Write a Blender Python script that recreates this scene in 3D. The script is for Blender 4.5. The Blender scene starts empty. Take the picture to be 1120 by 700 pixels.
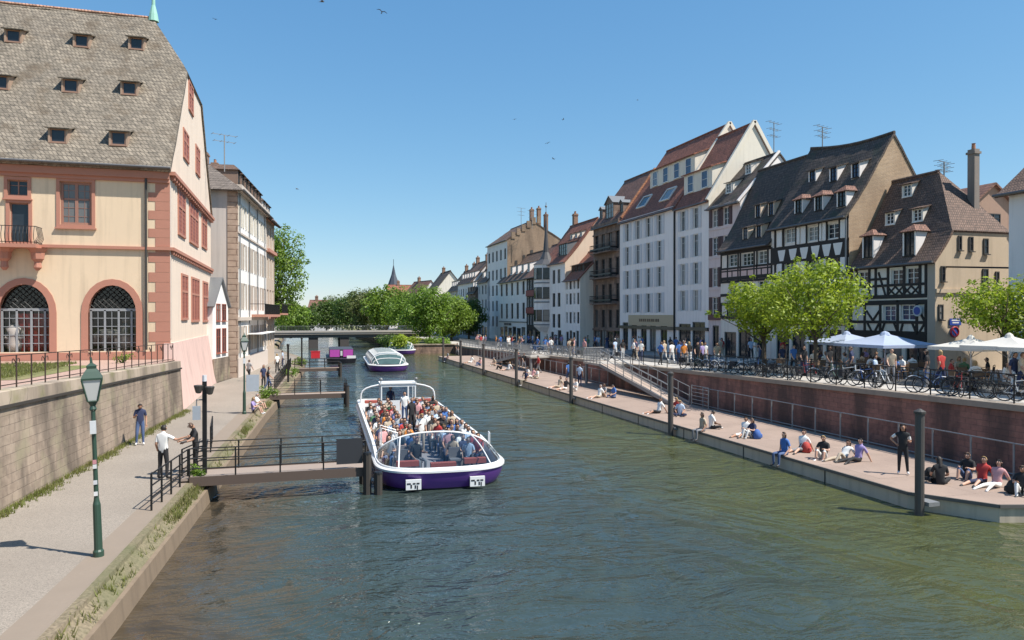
import bpy, bmesh, math, random
from mathutils import Vector, Matrix
random.seed(7)
S = bpy.context.scene
COL = S.collection
R = math.radians
PI = math.pi

# ------------------------------------------------------------------ camera
F_PX, U0, V0, HZ = 800.0, 560.0, 350.0, 345.0      # measured on the photograph
YAW = math.atan(235 / 800.0)
CAMZ = 6.0
SA, CA = math.sin(YAW), math.cos(YAW)
def ray(u, v):
    t = (u - U0) / F_PX
    return Vector((SA + CA * t, CA - SA * t, (HZ - v) / F_PX))
def gp(u, v, z):                      # point where the sight line meets height z
    r = ray(u, v); k = (z - CAMZ) / r.z
    return Vector((r.x * k, r.y * k, z))
def gy(u, X):                         # Y on the plane x = X
    r = ray(u, HZ); return X * r.y / r.x
cam_d = bpy.data.cameras.new('camera')
cam = bpy.data.objects.new('camera', cam_d); COL.objects.link(cam)
cam.location = (0, 0, CAMZ)
cam.rotation_euler = (R(90) - math.atan((V0 - HZ) / F_PX), 0, -YAW)
cam_d.sensor_width = 36; cam_d.lens = 36 * F_PX / 1120; cam_d.clip_end = 6000; cam_d.clip_start = .1
S.camera = cam

# ------------------------------------------------------------------ light
SUN_EL, SUN_AZ = R(56), math.atan2(.79, -.61)        # azimuth from +Y towards +X
w = bpy.data.worlds.new('World'); S.world = w; w.use_nodes = True
nt = w.node_tree; nt.nodes.clear()
sk = nt.nodes.new('ShaderNodeTexSky'); sk.sky_type = 'NISHITA'; sk.sun_disc = False
sk.sun_elevation = SUN_EL; sk.sun_rotation = SUN_AZ
sk.air_density = 1.0; sk.dust_density = .1; sk.ozone_density = 3.5; sk.altitude = 0
bg = nt.nodes.new('ShaderNodeBackground'); bg.inputs['Strength'].default_value = .12
ou = nt.nodes.new('ShaderNodeOutputWorld')
sp = nt.nodes.new('ShaderNodeSeparateColor'); cb_ = nt.nodes.new('ShaderNodeCombineColor'); nt.links.new(sk.outputs[0], sp.inputs[0])
for i, (pw, am) in enumerate(((.95, 2.55), (.70, 3.02), (.50, 3.55))):      # the camera's softer sky gradient
    m1, m2, m3 = (nt.nodes.new('ShaderNodeMath') for _ in range(3)); m1.operation = 'MULTIPLY'; m2.operation = 'POWER'; m3.operation = 'MULTIPLY'
    m1.inputs[1].default_value = .2; m2.inputs[1].default_value = pw; m3.inputs[1].default_value = am
    nt.links.new(sp.outputs[i], m1.inputs[0]); nt.links.new(m1.outputs[0], m2.inputs[0]); nt.links.new(m2.outputs[0], m3.inputs[0]); nt.links.new(m3.outputs[0], cb_.inputs[i])
nt.links.new(cb_.outputs[0], bg.inputs[0]); nt.links.new(bg.outputs[0], ou.inputs[0])
ld = bpy.data.lights.new('sun', 'SUN'); ld.energy = 4.2; ld.angle = R(.53); ld.color = (1, .945, .86)
sun = bpy.data.objects.new('sun', ld); COL.objects.link(sun)
sd = Vector((math.sin(SUN_AZ) * math.cos(SUN_EL), math.cos(SUN_AZ) * math.cos(SUN_EL), math.sin(SUN_EL)))
sun.rotation_euler = sd.to_track_quat('Z', 'Y').to_euler(); sun.location = sd * 60
S.view_settings.view_transform = 'Standard'; S.view_settings.look = 'None'
S.view_settings.gamma = 1; S.view_settings.exposure = .86; S.view_settings.use_curve_mapping = False

# ------------------------------------------------------------------ materials
MATS = {}
class NG:
    def __init__(s, name):
        s.m = bpy.data.materials.new(name); s.m.use_nodes = True
        s.t = s.m.node_tree; s.t.nodes.clear()
        s.o = s.n('ShaderNodeOutputMaterial'); s.p = s.n('ShaderNodeBsdfPrincipled')
        s.l(s.p.outputs[0], s.o.inputs[0])
    def n(s, k): return s.t.nodes.new(k)
    def l(s, a, b): s.t.links.new(a, b)
    def coord(s): return s.n('ShaderNodeTexCoord').outputs['Object']
    def wall_coord(s):                # (x+y, z): lies along any upright wall or roof slope
        c = s.n('ShaderNodeSeparateXYZ'); s.l(s.coord(), c.inputs[0])
        a = s.n('ShaderNodeMath'); s.l(c.outputs[0], a.inputs[0]); s.l(c.outputs[1], a.inputs[1])
        k = s.n('ShaderNodeCombineXYZ'); s.l(a.outputs[0], k.inputs[0]); s.l(c.outputs[2], k.inputs[1])
        return k.outputs[0]
    def noise(s, scale, detail=4, co=None, rough=.55):
        x = s.n('ShaderNodeTexNoise'); x.inputs['Scale'].default_value = scale
        x.inputs['Detail'].default_value = detail; x.inputs['Roughness'].default_value = rough
        s.l(co if co else s.coord(), x.inputs['Vector']); return x.outputs['Fac']
    def ramp(s, f, stops):
        r = s.n('ShaderNodeValToRGB'); e = r.color_ramp.elements
        while len(e) < len(stops): e.new(.5)
        for q, (p, c) in zip(e, stops): q.position = p; q.color = (*c, 1)
        s.l(f, r.inputs[0]); return r.outputs[0]
    def mix(s, f, a, b, mode='MIX'):
        x = s.n('ShaderNodeMixRGB'); x.blend_type = mode
        for i, q in ((0, f), (1, a), (2, b)):
            if isinstance(q, (int, float)): x.inputs[i].default_value = q
            elif isinstance(q, tuple): x.inputs[i].default_value = (*q, 1)
            else: s.l(q, x.inputs[i])
        return x.outputs[0]
    def bump(s, h, st, d=.02):
        b = s.n('ShaderNodeBump'); b.inputs['Strength'].default_value = st; b.inputs['Distance'].default_value = d
        s.l(h, b.inputs['Height']); s.l(b.outputs[0], s.p.inputs['Normal'])
    def set(s, **k):
        for a, v in k.items(): s.p.inputs[a.replace('_', ' ')].default_value = v
def dk(c, f): return tuple(min(1, x * f) for x in c)

def plain(name, c, rough=.7, var=.18, scale=3.0, bump=.0, metal=0, streak=0):
    """A painted or plastered surface: blotchy tone, fine grain, optional rain streaks."""
    if name in MATS: return MATS[name]
    g = NG(name)
    a = g.mix(g.noise(scale, 5), dk(c, 1 - var), dk(c, 1 + var * .6))
    a = g.mix(g.ramp(g.noise(scale * 9, 3), [(.3, (0, 0, 0)), (.7, (1, 1, 1))]), a, dk(c, 1 - var * .35), 'MIX') if var else a
    if streak:
        mp = g.n('ShaderNodeMapping'); mp.inputs['Scale'].default_value = (2.2, 2.2, .16); g.l(g.coord(), mp.inputs[0])
        st = g.ramp(g.noise(1.3, 5, mp.outputs[0]), [(.5, (0, 0, 0)), (.72, (streak,) * 3)])
        a = g.mix(st, a, dk(c, .45))
    g.l(a, g.p.inputs['Base Color']); g.set(Roughness=rough, Metallic=metal)
    if bump: g.bump(g.noise(scale * 14, 4), bump, .01)
    MATS[name] = g.m; return g.m
def flat(name, c, rough=.6, metal=0):
    if name in MATS: return MATS[name]
    g = NG(name)
    a = g.mix(g.noise(7, 3), dk(c, .88), dk(c, 1.1)); g.l(a, g.p.inputs['Base Color'])
    g.set(Roughness=rough, Metallic=metal); MATS[name] = g.m; return g.m
def blocks(name, c1, c2, cm, bw, bh, mortar=.012, rough=.85, bump=.5, stain=0, stainc=(.05, .04, .03), moss=None, patch=.45):
    """Brick, ashlar or roof tiles in courses."""
    if name in MATS: return MATS[name]
    g = NG(name); co = g.wall_coord()
    dn = g.n('ShaderNodeTexNoise'); dn.inputs['Scale'].default_value = 1.7; g.l(co, dn.inputs['Vector'])
    ad = g.n('ShaderNodeVectorMath'); ad.operation = 'MULTIPLY_ADD'
    g.l(dn.outputs['Color'], ad.inputs[0]); ad.inputs[1].default_value = (bh * .14,) * 3; g.l(co, ad.inputs[2])
    b = g.n('ShaderNodeTexBrick'); g.l(ad.outputs[0], b.inputs['Vector'])
    b.inputs['Color1'].default_value = (*c1, 1); b.inputs['Color2'].default_value = (*c2, 1); b.inputs['Mortar'].default_value = (*cm, 1)
    b.inputs['Scale'].default_value = 1; b.inputs['Brick Width'].default_value = bw; b.inputs['Row Height'].default_value = bh
    b.inputs['Mortar Size'].default_value = mortar; b.inputs['Mortar Smooth'].default_value = .3; b.inputs['Bias'].default_value = 0
    a = g.mix(g.ramp(g.noise(.55, 6), [(.32, (0, 0, 0)), (.68, (patch,) * 3)]), b.outputs[0], dk(c2, .6))
    a = g.mix(g.ramp(g.noise(6 / max(bh, .05) * .2, 3), [(.35, (0, 0, 0)), (.75, (.4,) * 3)]), a, dk(c1, 1.35))
    if stain:
        mp = g.n('ShaderNodeMapping'); mp.inputs['Scale'].default_value = (.5, .5, .13); g.l(g.coord(), mp.inputs[0])
        a = g.mix(g.ramp(g.noise(1.6, 6, mp.outputs[0]), [(.43, (0, 0, 0)), (.6, (stain,) * 3)]), a, stainc)
    if moss: a = g.mix(g.ramp(g.noise(.8, 7), [(.52, (0, 0, 0)), (.68, (.75,) * 3)]), a, moss)
    g.l(a, g.p.inputs['Base Color']); g.set(Roughness=rough)
    hm = g.mix(.35, b.outputs['Fac'], g.noise(9, 4)); 
    iv = g.n('ShaderNodeInvert'); g.l(hm, iv.inputs['Color']); g.bump(iv.outputs[0], bump, .03)
    MATS[name] = g.m; return g.m
def tile(name, c, moss=None, bh=.24, bw=.2):
    return blocks(name, dk(c, 1.4), dk(c, .62), dk(c, .28), bw, bh, .028, .8, .8, moss=moss)
def gravel(name, c, c2, scale=40, rough=.9, patches=.5):
    g = NG(name)
    a = g.ramp(g.noise(scale, 3), [(.3, dk(c, .55)), (.5, c), (.72, dk(c, 1.35))])
    a = g.mix(g.ramp(g.noise(.35, 6), [(.4, (0, 0, 0)), (.65, (patches,) * 3)]), a, c2)
    g.l(a, g.p.inputs['Base Color']); g.set(Roughness=rough); g.bump(g.noise(scale, 3), .3, .01)
    MATS[name] = g.m; return g.m
def slabs(name, c, bw, bh, rough=.88):
    g = NG(name); b = g.n('ShaderNodeTexBrick'); g.l(g.coord(), b.inputs['Vector'])
    for k, q in (('Color1', dk(c, 1.08)), ('Color2', dk(c, .9)), ('Mortar', dk(c, .5))): b.inputs[k].default_value = (*q, 1)
    b.inputs['Scale'].default_value = 1; b.inputs['Brick Width'].default_value = bw; b.inputs['Row Height'].default_value = bh; b.inputs['Mortar Size'].default_value = .018
    a = g.mix(g.ramp(g.noise(.7, 7), [(.45, (0, 0, 0)), (.62, (.6,) * 3)]), b.outputs[0], dk(c, .72)); a = g.mix(g.ramp(g.noise(22, 3), [(.3, (0, 0, 0)), (.7, (.5,) * 3)]), a, dk(c, 1.2))
    g.l(a, g.p.inputs['Base Color']); g.set(Roughness=rough); g.bump(g.noise(18, 3), .2, .01); MATS[name] = g.m; return g.m
def glass_dark(name, c, curtain, amount=.3, rough=.06):
    """Window glass: dim room behind it, a drawn curtain behind some panes."""
    if name in MATS: return MATS[name]
    g = NG(name); oi = g.n('ShaderNodeObjectInfo')
    k = g.ramp(oi.outputs['Random'], [(0, (0, 0, 0)), (1 - amount, (0, 0, 0)), (1 - amount + .02, (.75,) * 3), (1, (.4,) * 3)])
    a = g.mix(g.noise(2.2, 3), dk(c, .6), dk(c, 1.6)); a = g.mix(k, a, curtain)
    g.l(a, g.p.inputs['Base Color']); g.set(Roughness=rough, IOR=1.5); g.bump(g.noise(1.6, 2), .05, .02)
    MATS[name] = g.m; return g.m
def clear_glass(name, tint=(.9, .95, .95), refl=1.0, keep=.92):
    g = NG(name); g.t.nodes.remove(g.p)
    tr = g.n('ShaderNodeBsdfTransparent'); tr.inputs[0].default_value = (*dk(tint, keep), 1)
    gl = g.n('ShaderNodeBsdfGlossy'); gl.inputs['Roughness'].default_value = .04
    lw = g.n('ShaderNodeLayerWeight'); lw.inputs[0].default_value = .28
    mm = g.n('ShaderNodeMath'); mm.operation = 'MULTIPLY_ADD'; mm.inputs[1].default_value = .55 * refl; mm.inputs[2].default_value = .05
    g.l(lw.outputs['Fresnel'], mm.inputs[0])
    mx = g.n('ShaderNodeMixShader'); g.l(mm.outputs[0], mx.inputs[0]); g.l(tr.outputs[0], mx.inputs[1]); g.l(gl.outputs[0], mx.inputs[2])
    g.l(mx.outputs[0], g.o.inputs[0]); MATS[name] = g.m; return g.m
def leaf(name, c, c2):
    g = NG(name)
    a = g.mix(g.ramp(g.noise(.9, 3), [(.35, (0, 0, 0)), (.65, (1, 1, 1))]), c, c2)
    gi = g.n('ShaderNodeNewGeometry'); a = g.mix(g.ramp(gi.outputs['Random Per Island'], [(0, (.0,) * 3), (.55, (.55,) * 3), (1, (1,) * 3)]), dk(c2, .5), a); g.l(a, g.p.inputs['Base Color']); g.set(Roughness=.55)
    tl = g.n('ShaderNodeBsdfTranslucent'); h = g.n('ShaderNodeHueSaturation'); h.inputs['Value'].default_value = 1.5; g.l(a, h.inputs['Color'])
    g.l(h.outputs[0], tl.inputs[0])
    mx = g.n('ShaderNodeMixShader'); mx.inputs[0].default_value = .42
    g.l(g.p.outputs[0], mx.inputs[1]); g.l(tl.outputs[0], mx.inputs[2]); g.l(mx.outputs[0], g.o.inputs[0])
    MATS[name] = g.m; return g.m
def water_mat():
    g = NG('river_water')
    a = g.mix(g.ramp(g.noise(.06, 4), [(.35, (0, 0, 0)), (.7, (1, 1, 1))]), (.040, .056, .050), (.032, .047, .043))
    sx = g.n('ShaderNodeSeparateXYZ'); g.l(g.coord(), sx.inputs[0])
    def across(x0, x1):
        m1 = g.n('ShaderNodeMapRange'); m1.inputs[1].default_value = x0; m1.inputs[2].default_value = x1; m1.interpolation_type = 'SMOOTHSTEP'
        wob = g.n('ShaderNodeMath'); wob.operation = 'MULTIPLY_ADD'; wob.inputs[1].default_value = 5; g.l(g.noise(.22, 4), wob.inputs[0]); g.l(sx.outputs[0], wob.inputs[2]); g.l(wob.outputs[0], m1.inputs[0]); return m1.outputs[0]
    a = g.mix(across(3.2, -.6), a, g.mix(g.noise(1.4, 4), (.036, .029, .019), (.085, .064, .042)))   # sunlit wall and house reflections painted in brown along the near bank
    a = g.mix(across(11, 18), a, (.064, .072, .026))                                               # olive reflection of trees and red wall, painted into the colour along the pontoon
    g.l(a, g.p.inputs['Base Color']); g.set(Roughness=.03, IOR=1.42)
    def nz(sc, rot, st, det, dist=.0):
        mp = g.n('ShaderNodeMapping'); mp.inputs['Scale'].default_value = st; mp.inputs['Rotation'].default_value = (0, 0, rot)
        g.l(g.coord(), mp.inputs[0])
        x = g.n('ShaderNodeTexNoise'); x.inputs['Scale'].default_value = sc; x.inputs['Detail'].default_value = det
        x.inputs['Distortion'].default_value = dist; x.inputs['Roughness'].default_value = .6; g.l(mp.outputs[0], x.inputs['Vector'])
        return x.outputs['Fac']
    h = g.mix(.17, nz(.42, .3, (1, 1.9, 1), 4, .8), nz(2.3, -.3, (1, 1.6, 1), 3, .6), 'MIX')
    big = g.ramp(nz(.11, .2, (1, .7, 1), 4, .9), [(.38, (.15,) * 3), (.66, (.95,) * 3)])
    h = g.mix(1.0, h, big, 'MULTIPLY')
    g.bump(h, 1.0, .75); MATS['water'] = g.m; return g.m

# ------------------------------------------------------------------ mesh building
class MB:
    def __init__(s): s.v = []; s.f = []; s.mi = []
    def face(s, pts, mi=0):
        n = len(s.v); s.v.extend(tuple(p) for p in pts); s.f.append(tuple(range(n, n + len(pts)))); s.mi.append(mi)
    def box(s, x0, y0, z0, x1, y1, z1, mi=0):
        p = [(x0, y0, z0), (x1, y0, z0), (x1, y1, z0), (x0, y1, z0), (x0, y0, z1), (x1, y0, z1), (x1, y1, z1), (x0, y1, z1)]
        n = len(s.v); s.v.extend(p)
        for q in ((0, 3, 2, 1), (4, 5, 6, 7), (0, 1, 5, 4), (1, 2, 6, 5), (2, 3, 7, 6), (3, 0, 4, 7)):
            s.f.append(tuple(n + i for i in q)); s.mi.append(mi)
        return s
    def bar(s, p, q, wd, ht, mi=0, up=(0, 0, 1)):
        p, q = Vector(p), Vector(q); d = (q - p).normalized(); up = Vector(up)
        if abs(d.dot(up)) > .97: up = Vector((0, 1, 0)) if abs(d.y) < .9 else Vector((1, 0, 0))
        a = d.cross(up).normalized() * wd * .5; b = a.cross(d).normalized() * ht * .5
        n = len(s.v)
        for c in (p, q): s.v.extend([tuple(c - a - b), tuple(c + a - b), tuple(c + a + b), tuple(c - a + b)])
        for f in ((0, 1, 2, 3), (7, 6, 5, 4), (0, 4, 5, 1), (1, 5, 6, 2), (2, 6, 7, 3), (3, 7, 4, 0)):
            s.f.append(tuple(n + i for i in f)); s.mi.append(mi)
        return s
    def tube(s, pts, r, n=8, mi=0, closed=False):
        pts = [Vector(p) for p in pts]; m = len(pts)
        rr = r if isinstance(r, (list, tuple)) else [r] * m
        b0 = len(s.v); prev = None
        for i, p in enumerate(pts):
            if closed: d = pts[(i + 1) % m] - pts[i - 1]
            else: d = pts[min(i + 1, m - 1)] - pts[max(i - 1, 0)]
            d.normalize()
            if prev is None: a = d.cross(Vector((0, 0, 1)) if abs(d.z) < .9 else Vector((1, 0, 0))).normalized()
            else: a = (prev - d * prev.dot(d)).normalized()
            prev = a; b = d.cross(a)
            for k in range(n):
                t = 2 * PI * k / n; s.v.append(tuple(p + (a * math.cos(t) + b * math.sin(t)) * rr[i]))
        for i in range(m if closed else m - 1):
            for k in range(n):
                i2 = (i + 1) % m
                s.f.append((b0 + i * n + k, b0 + i * n + (k + 1) % n, b0 + i2 * n + (k + 1) % n, b0 + i2 * n + k)); s.mi.append(mi)
        if not closed:
            s.f.append(tuple(b0 + k for k in range(n))[::-1]); s.f.append(tuple(b0 + (m - 1) * n + k for k in range(n))); s.mi += [mi, mi]
        return s
    def lathe(s, prof, n=12, c=(0, 0, 0), mi=0, ph=0):
        b0 = len(s.v); m = len(prof)
        for r, z in prof:
            for k in range(n):
                t = 2 * PI * k / n + ph; s.v.append((c[0] + r * math.cos(t), c[1] + r * math.sin(t), c[2] + z))
        for i in range(m - 1):
            for k in range(n):
                s.f.append((b0 + i * n + k, b0 + i * n + (k + 1) % n, b0 + (i + 1) * n + (k + 1) % n, b0 + (i + 1) * n + k)); s.mi.append(mi)
        s.f.append(tuple(b0 + k for k in range(n))[::-1]); s.f.append(tuple(b0 + (m - 1) * n + k for k in range(n))); s.mi += [mi, mi]
        return s
    def grid(s, rows, mi=0, closed=False):
        b0 = len(s.v); n = len(rows[0])
        for r in rows: s.v.extend(tuple(p) for p in r)
        for i in range(len(rows) - 1):
            for k in range(n if closed else n - 1):
                k2 = (k + 1) % n
                s.f.append((b0 + i * n + k, b0 + i * n + k2, b0 + (i + 1) * n + k2, b0 + (i + 1) * n + k)); s.mi.append(mi)
        return s
    def ball(s, c, r, n=8, mi=0):
        rx, ry, rz = r if isinstance(r, tuple) else (r, r, r); m = max(4, n // 2); rows = []
        for i in range(1, m):
            p = PI * i / m
            rows.append([(c[0] + rx * math.sin(p) * math.cos(2 * PI * k / n), c[1] + ry * math.sin(p) * math.sin(2 * PI * k / n), c[2] - rz * math.cos(p)) for k in range(n)])
        b0 = len(s.v); s.grid(rows, mi, True)
        s.f.append(tuple(b0 + k for k in range(n))[::-1]); s.f.append(tuple(b0 + (m - 2) * n + k for k in range(n))); s.mi += [mi, mi]
        return s
    def mesh(s, name, mats=(), smooth=False):
        me = bpy.data.meshes.new(name); me.from_pydata(s.v, [], s.f)
        for m in (mats if isinstance(mats, (list, tuple)) else (mats,)): me.materials.append(m)
        me.polygons.foreach_set('material_index', s.mi)
        if smooth: me.polygons.foreach_set('use_smooth', [True] * len(s.f))
        me.update(); return me
    def build(s, name, mats, parent=None, loc=(0, 0, 0), rotz=0, smooth=False):
        return link(name, s.mesh(name, mats, smooth), parent, loc, rotz)
def link(name, me, parent=None, loc=(0, 0, 0), rotz=0):
    o = bpy.data.objects.new(name, me); COL.objects.link(o)
    o.location = loc; o.rotation_euler = (0, 0, rotz)
    if parent: o.parent = parent
    return o
def tag(o, label, cat, group=None):
    o['label'] = label; o['category'] = cat
    if group: o['group'] = group
    return o
def kind(o, k): o['kind'] = k; return o
def thing(name, label, cat, loc=(0, 0, 0), rotz=0, group=None):
    return tag(link(name, None, None, loc, rotz), label, cat, group)
def dup(o, loc, rotz=0, label=None, scale=None):
    def cp(x, par):
        c = x.copy(); COL.objects.link(c)
        if par: c.parent = par
        for ch in x.children: cp(ch, c)
        return c
    r = cp(o, None); r.location = loc; r.rotation_euler = (0, 0, rotz)
    if scale: r.scale = (scale,) * 3 if isinstance(scale, (int, float)) else scale
    if label: r['label'] = label
    return r
def sub(o, n):
    pass
# ------------------------------------------------------------------ houses
GLASS = glass_dark('window_glass', (.022, .028, .036), (.30, .29, .27), .28)
GLASS_B = glass_dark('blue_window_glass', (.03, .055, .12), (.25, .27, .3), .25)
WHITEF = flat('white_window_paint', (.72, .71, .68), .5)
DARKF = flat('dark_window_paint', (.05, .045, .04), .5)
ZINC = flat('zinc', (.19, .2, .21), .45, .3)
LEAD = flat('grey_gutter', (.12, .12, .125), .5, .2)
WCACHE = {}
def window_meshes(style, w, h, fm, pm):
    k = (style, round(w, 2), round(h, 2), fm.name, pm.name)
    if k in WCACHE: return WCACHE[k]
    b = MB(); t = .065 if style != 'stone' else .14; m = t * .62; dp = .07
    b.box(-w / 2, 0, 0, -w / 2 + t, dp, h); b.box(w / 2 - t, 0, 0, w / 2, dp, h)
    b.box(-w / 2 + t, 0, h - t, w / 2 - t, dp - .004, h); b.box(-w / 2 + t, 0, 0, w / 2 - t, dp - .004, t)
    n = {'c2': 1, 'cross': 1, 'stone': 1, 'tall': 1, 'tri': 2, 'quad': 3, 'one': 0, 'sash': 0}.get(style, 1)
    for i in range(n):
        x = -w / 2 + w * (i + 1) / (n + 1); mm = m if style != 'stone' else .1
        b.box(x - mm / 2 * 1.5, .004, t, x + mm / 2 * 1.5, dp - .008, h - t)
    hs = {'c2': (.36, .68), 'cross': (.66,), 'stone': (.6,), 'tall': (.7,), 'tri': (.36, .68), 'quad': (.33, .66), 'one': (), 'sash': (.5,)}.get(style, ())
    for q in hs:
        mm = m * .75 if style != 'stone' else .1
        xs = [-w / 2 + t] + [-w / 2 + w * (i + 1) / (n + 1) for i in range(n)] + [w / 2 - t]
        for x0, x1 in zip(xs, xs[1:]): b.box(x0 + .03, .008, h * q - mm / 2, x1 - .03, dp - .012, h * q + mm / 2)
    if style == 'stone':
        for q in (.2, .4, .8):
            b.box(-w / 2 + t, .03, h * q - .012, w / 2 - t, .05, h * q + .012)
        for q in (.25, .75): b.box(-w / 2 + w * q - .012, .028, t, -w / 2 + w * q + .012, .052, h - t)
    b.box(-w / 2 - .05, -.1, -.06, w / 2 + .05, .03, -.004)
    p = MB(); p.face([(-w / 2 + .02, .048, .02), (w / 2 - .02, .048, .02), (w / 2 - .02, .048, h - .02), (-w / 2 + .02, .048, h - .02)])
    WCACHE[k] = (b.mesh('window', fm), p.mesh('pane', pm)); return WCACHE[k]
SCACHE = {}
def shutter_mesh(w, h, m):
    k = (round(w, 2), round(h, 2), m.name)
    if k not in SCACHE:
        b = MB(); b.box(-w / 2, -.05, 0, w / 2, -.012, h)
        for z0, z1 in ((.06, h * .48), (h * .52, h - .06)):
            n = max(3, int((z1 - z0) / .11))
            for i in range(n):
                z = z0 + (z1 - z0) * i / n; b.box(-w / 2 + .05, -.064, z, w / 2 - .05, -.046, z + (z1 - z0) / n * .6)
        SCACHE[k] = b.mesh('shutter', m)
    return SCACHE[k]

class House:
    """Local frame: x runs along the facade, y goes into the house, z is up from the base."""
    def __init__(s, name, label, O, rot, w, dep, eave, ridge, ry=None, wall=None, side=None, group=None, cat='house'):
        s.root = thing(name, label, cat, O, rot, group)
        s.O = Vector(O); s.rot = rot; s.w = w; s.dep = dep; s.base = O[2]
        s.ez = eave - O[2]; s.rz = ridge - O[2]; s.ry = ry or dep / 2
        s.wall = wall; s.side = side or wall; s.end = wall; s.wins = []; s.holes = []; s.nb = 0
    # -- photograph to facade
    def _loc(s, u, v):
        M = Matrix.Rotation(-s.rot, 3, 'Z'); return M @ (Vector((0, 0, CAMZ)) - s.O), M @ ray(u, v)
    def px(s, u, v):
        c, d = s._loc(u, v); k = -c.y / d.y; return c.x + d.x * k, c.z + d.z * k
    def side_px(s, u, v):
        c, d = s._loc(u, v); k = (s.w - c.x) / d.x; return c.y + d.y * k, c.z + d.z * k
    def slope_px(s, u, v, up=0):
        c, d = s._loc(u, v); z0 = s.zf(0) + up; m = (s.rz + up - z0) / (s.ry + s.ov)
        k = (z0 + m * (c.y + s.ov) - c.z) / (d.z - m * d.y); return c.x + d.x * k, c.y + d.y * k
    # -- roof
    def zf(s, f): return s.z0 + (s.rz - s.z0) * f - s.flare * math.sin(PI * f) * (1 - f)
    def yf(s, f): return -s.ov + f * (s.ry + s.ov)
    def yb(s, f): return s.dep + s.ov - f * (s.dep - s.ry + s.ov)
    def zy(s, y): return s.zf(max(0, min(1, (y + s.ov) / (s.ry + s.ov))))
    def roof(s, mat, ov=.35, gov=.1, flare=.0, hip=(1, 1), inset=(0, 0), sag=0, rough=.03, thick=.14, ridge_mat=None, rise=0):
        s.ov = ov; s.flare = flare; m = (s.rz - s.ez) / s.ry; s.z0 = s.ez - ov * (m * .8 if not flare else .35); s.hip = hip; s.gov = gov
        def lim(f):
            l, r = -gov, s.w + gov
            if f > hip[0]: l += (inset[0] + gov) * (f - hip[0]) / (1 - hip[0])
            if f > hip[1]: r -= (inset[1] + gov) * (f - hip[1]) / (1 - hip[1])
            return l, r
        n, q = max(6, int(s.w / .8)), 12; b = MB(); rnd = random.Random(int(s.w * 100 + s.rz * 77))
        fs = sorted(set([i / q for i in range(q + 1)] + [h for h in hip if h < 1]))
        for yy in (s.yf, s.yb):
            rows = []
            for f in fs:
                l, r = lim(f)
                rows.append([(l + (r - l) * k / n, yy(f), s.zf(f) - sag * f * math.sin(PI * k / n) + rise * f * (1 - k / n) + rnd.uniform(-rough, rough)) for k in range(n + 1)])
            b.grid(rows)
        for e, (h, ins) in enumerate(zip(hip, inset)):
            if h < 1:
                rows = []
                for f in fs:
                    if f >= h:
                        x = lim(f)[e]; rows.append([(x, s.yf(f) + (s.yb(f) - s.yf(f)) * k / 8, s.zf(f) + rise * f * (1 if e == 0 else 0)) for k in range(9)])
                b.grid(rows)
        o = b.build('roof', mat, s.root); md = o.modifiers.new('thick', 'SOLIDIFY'); md.thickness = thick; md.offset = -1
        s.roof_o = o
        bm = bmesh.new(); bm.from_mesh(o.data); bmesh.ops.recalc_face_normals(bm, faces=bm.faces)
        fz = sum(f.normal.z * f.calc_area() for f in bm.faces)
        if fz < 0: bmesh.ops.reverse_faces(bm, faces=bm.faces)
        bm.to_mesh(o.data); bm.free()
        c = MB(); l, r = lim(1)
        c.tube([(l + (r - l) * k / 8, s.ry, s.rz + .02 - sag * math.sin(PI * k / 8) + rise * (1 - k / 8)) for k in range(9)], .11, 6)
        c.build('ridge_cap', ridge_mat or mat, o)
        g = MB(); g.tube([(-gov, -ov - .05, s.z0 + .0), (s.w + gov, -ov - .05, s.z0 + .0)], .075, 6); g.build('gutter', LEAD, s.root)
        return o
    def zb(s, y): return s.zf(max(0, min(1, (s.dep + s.ov - y) / (s.dep - s.ry + s.ov))))
    def gable_pts(s, e, drop=.1):
        h = s.hip[e]; fs = [i / 12 for i in range(13) if i / 12 <= h] + ([h] if h < 1 else [])
        p = [(0, 0), (0, s.zy(0) - drop)] + [(s.yf(f), s.zf(f) - drop) for f in fs if s.yf(f) > 0]
        q = [(s.yb(f), s.zf(f) - drop) for f in fs if s.yb(f) < s.dep]
        return p, q[::-1] + [(s.dep, s.zb(s.dep) - drop), (s.dep, 0)]
    def walls(s, sides=(True, True)):
        """Facade with real openings, side walls up into the gables, back wall."""
        b = MB(); W, H = s.w, s.ez + .05
        rs = [r for r in s.holes if r[2] < W and r[0] > 0]
        xs = sorted({0, W, *[r[0] for r in rs], *[r[2] for r in rs]}); zs = sorted({0, H, *[r[1] for r in rs], *[r[3] for r in rs]})
        for x0, x1 in zip(xs, xs[1:]):
            for z0, z1 in zip(zs, zs[1:]):
                cx, cz = (x0 + x1) / 2, (z0 + z1) / 2
                if not any(r[0] < cx < r[2] and r[1] < cz < r[3] for r in rs):
                    b.face([(x0, 0, z0), (x1, 0, z0), (x1, 0, z1), (x0, 0, z1)])
        for x0, z0, x1, z1 in rs:
            t = .2
            b.face([(x0, 0, z0), (x0, t, z0), (x1, t, z0), (x1, 0, z0)]); b.face([(x0, 0, z1), (x1, 0, z1), (x1, t, z1), (x0, t, z1)])
            b.face([(x0, 0, z0), (x0, 0, z1), (x0, t, z1), (x0, t, z0)]); b.face([(x1, 0, z0), (x1, t, z0), (x1, t, z1), (x1, 0, z1)])
        b.face([(W, s.dep, 0), (0, s.dep, 0), (0, s.dep, H), (W, s.dep, H)])
        for e in (0, 1):
            mt = s.side if e else s.end
            if sides[e] and mt is s.wall:
                p, q = s.gable_pts(e); x = W if e else 0; pts = [(x, y, z) for y, z in p + q]; b.face(pts[::-1] if e else pts)
        b.build('wall', s.wall, s.root)
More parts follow.
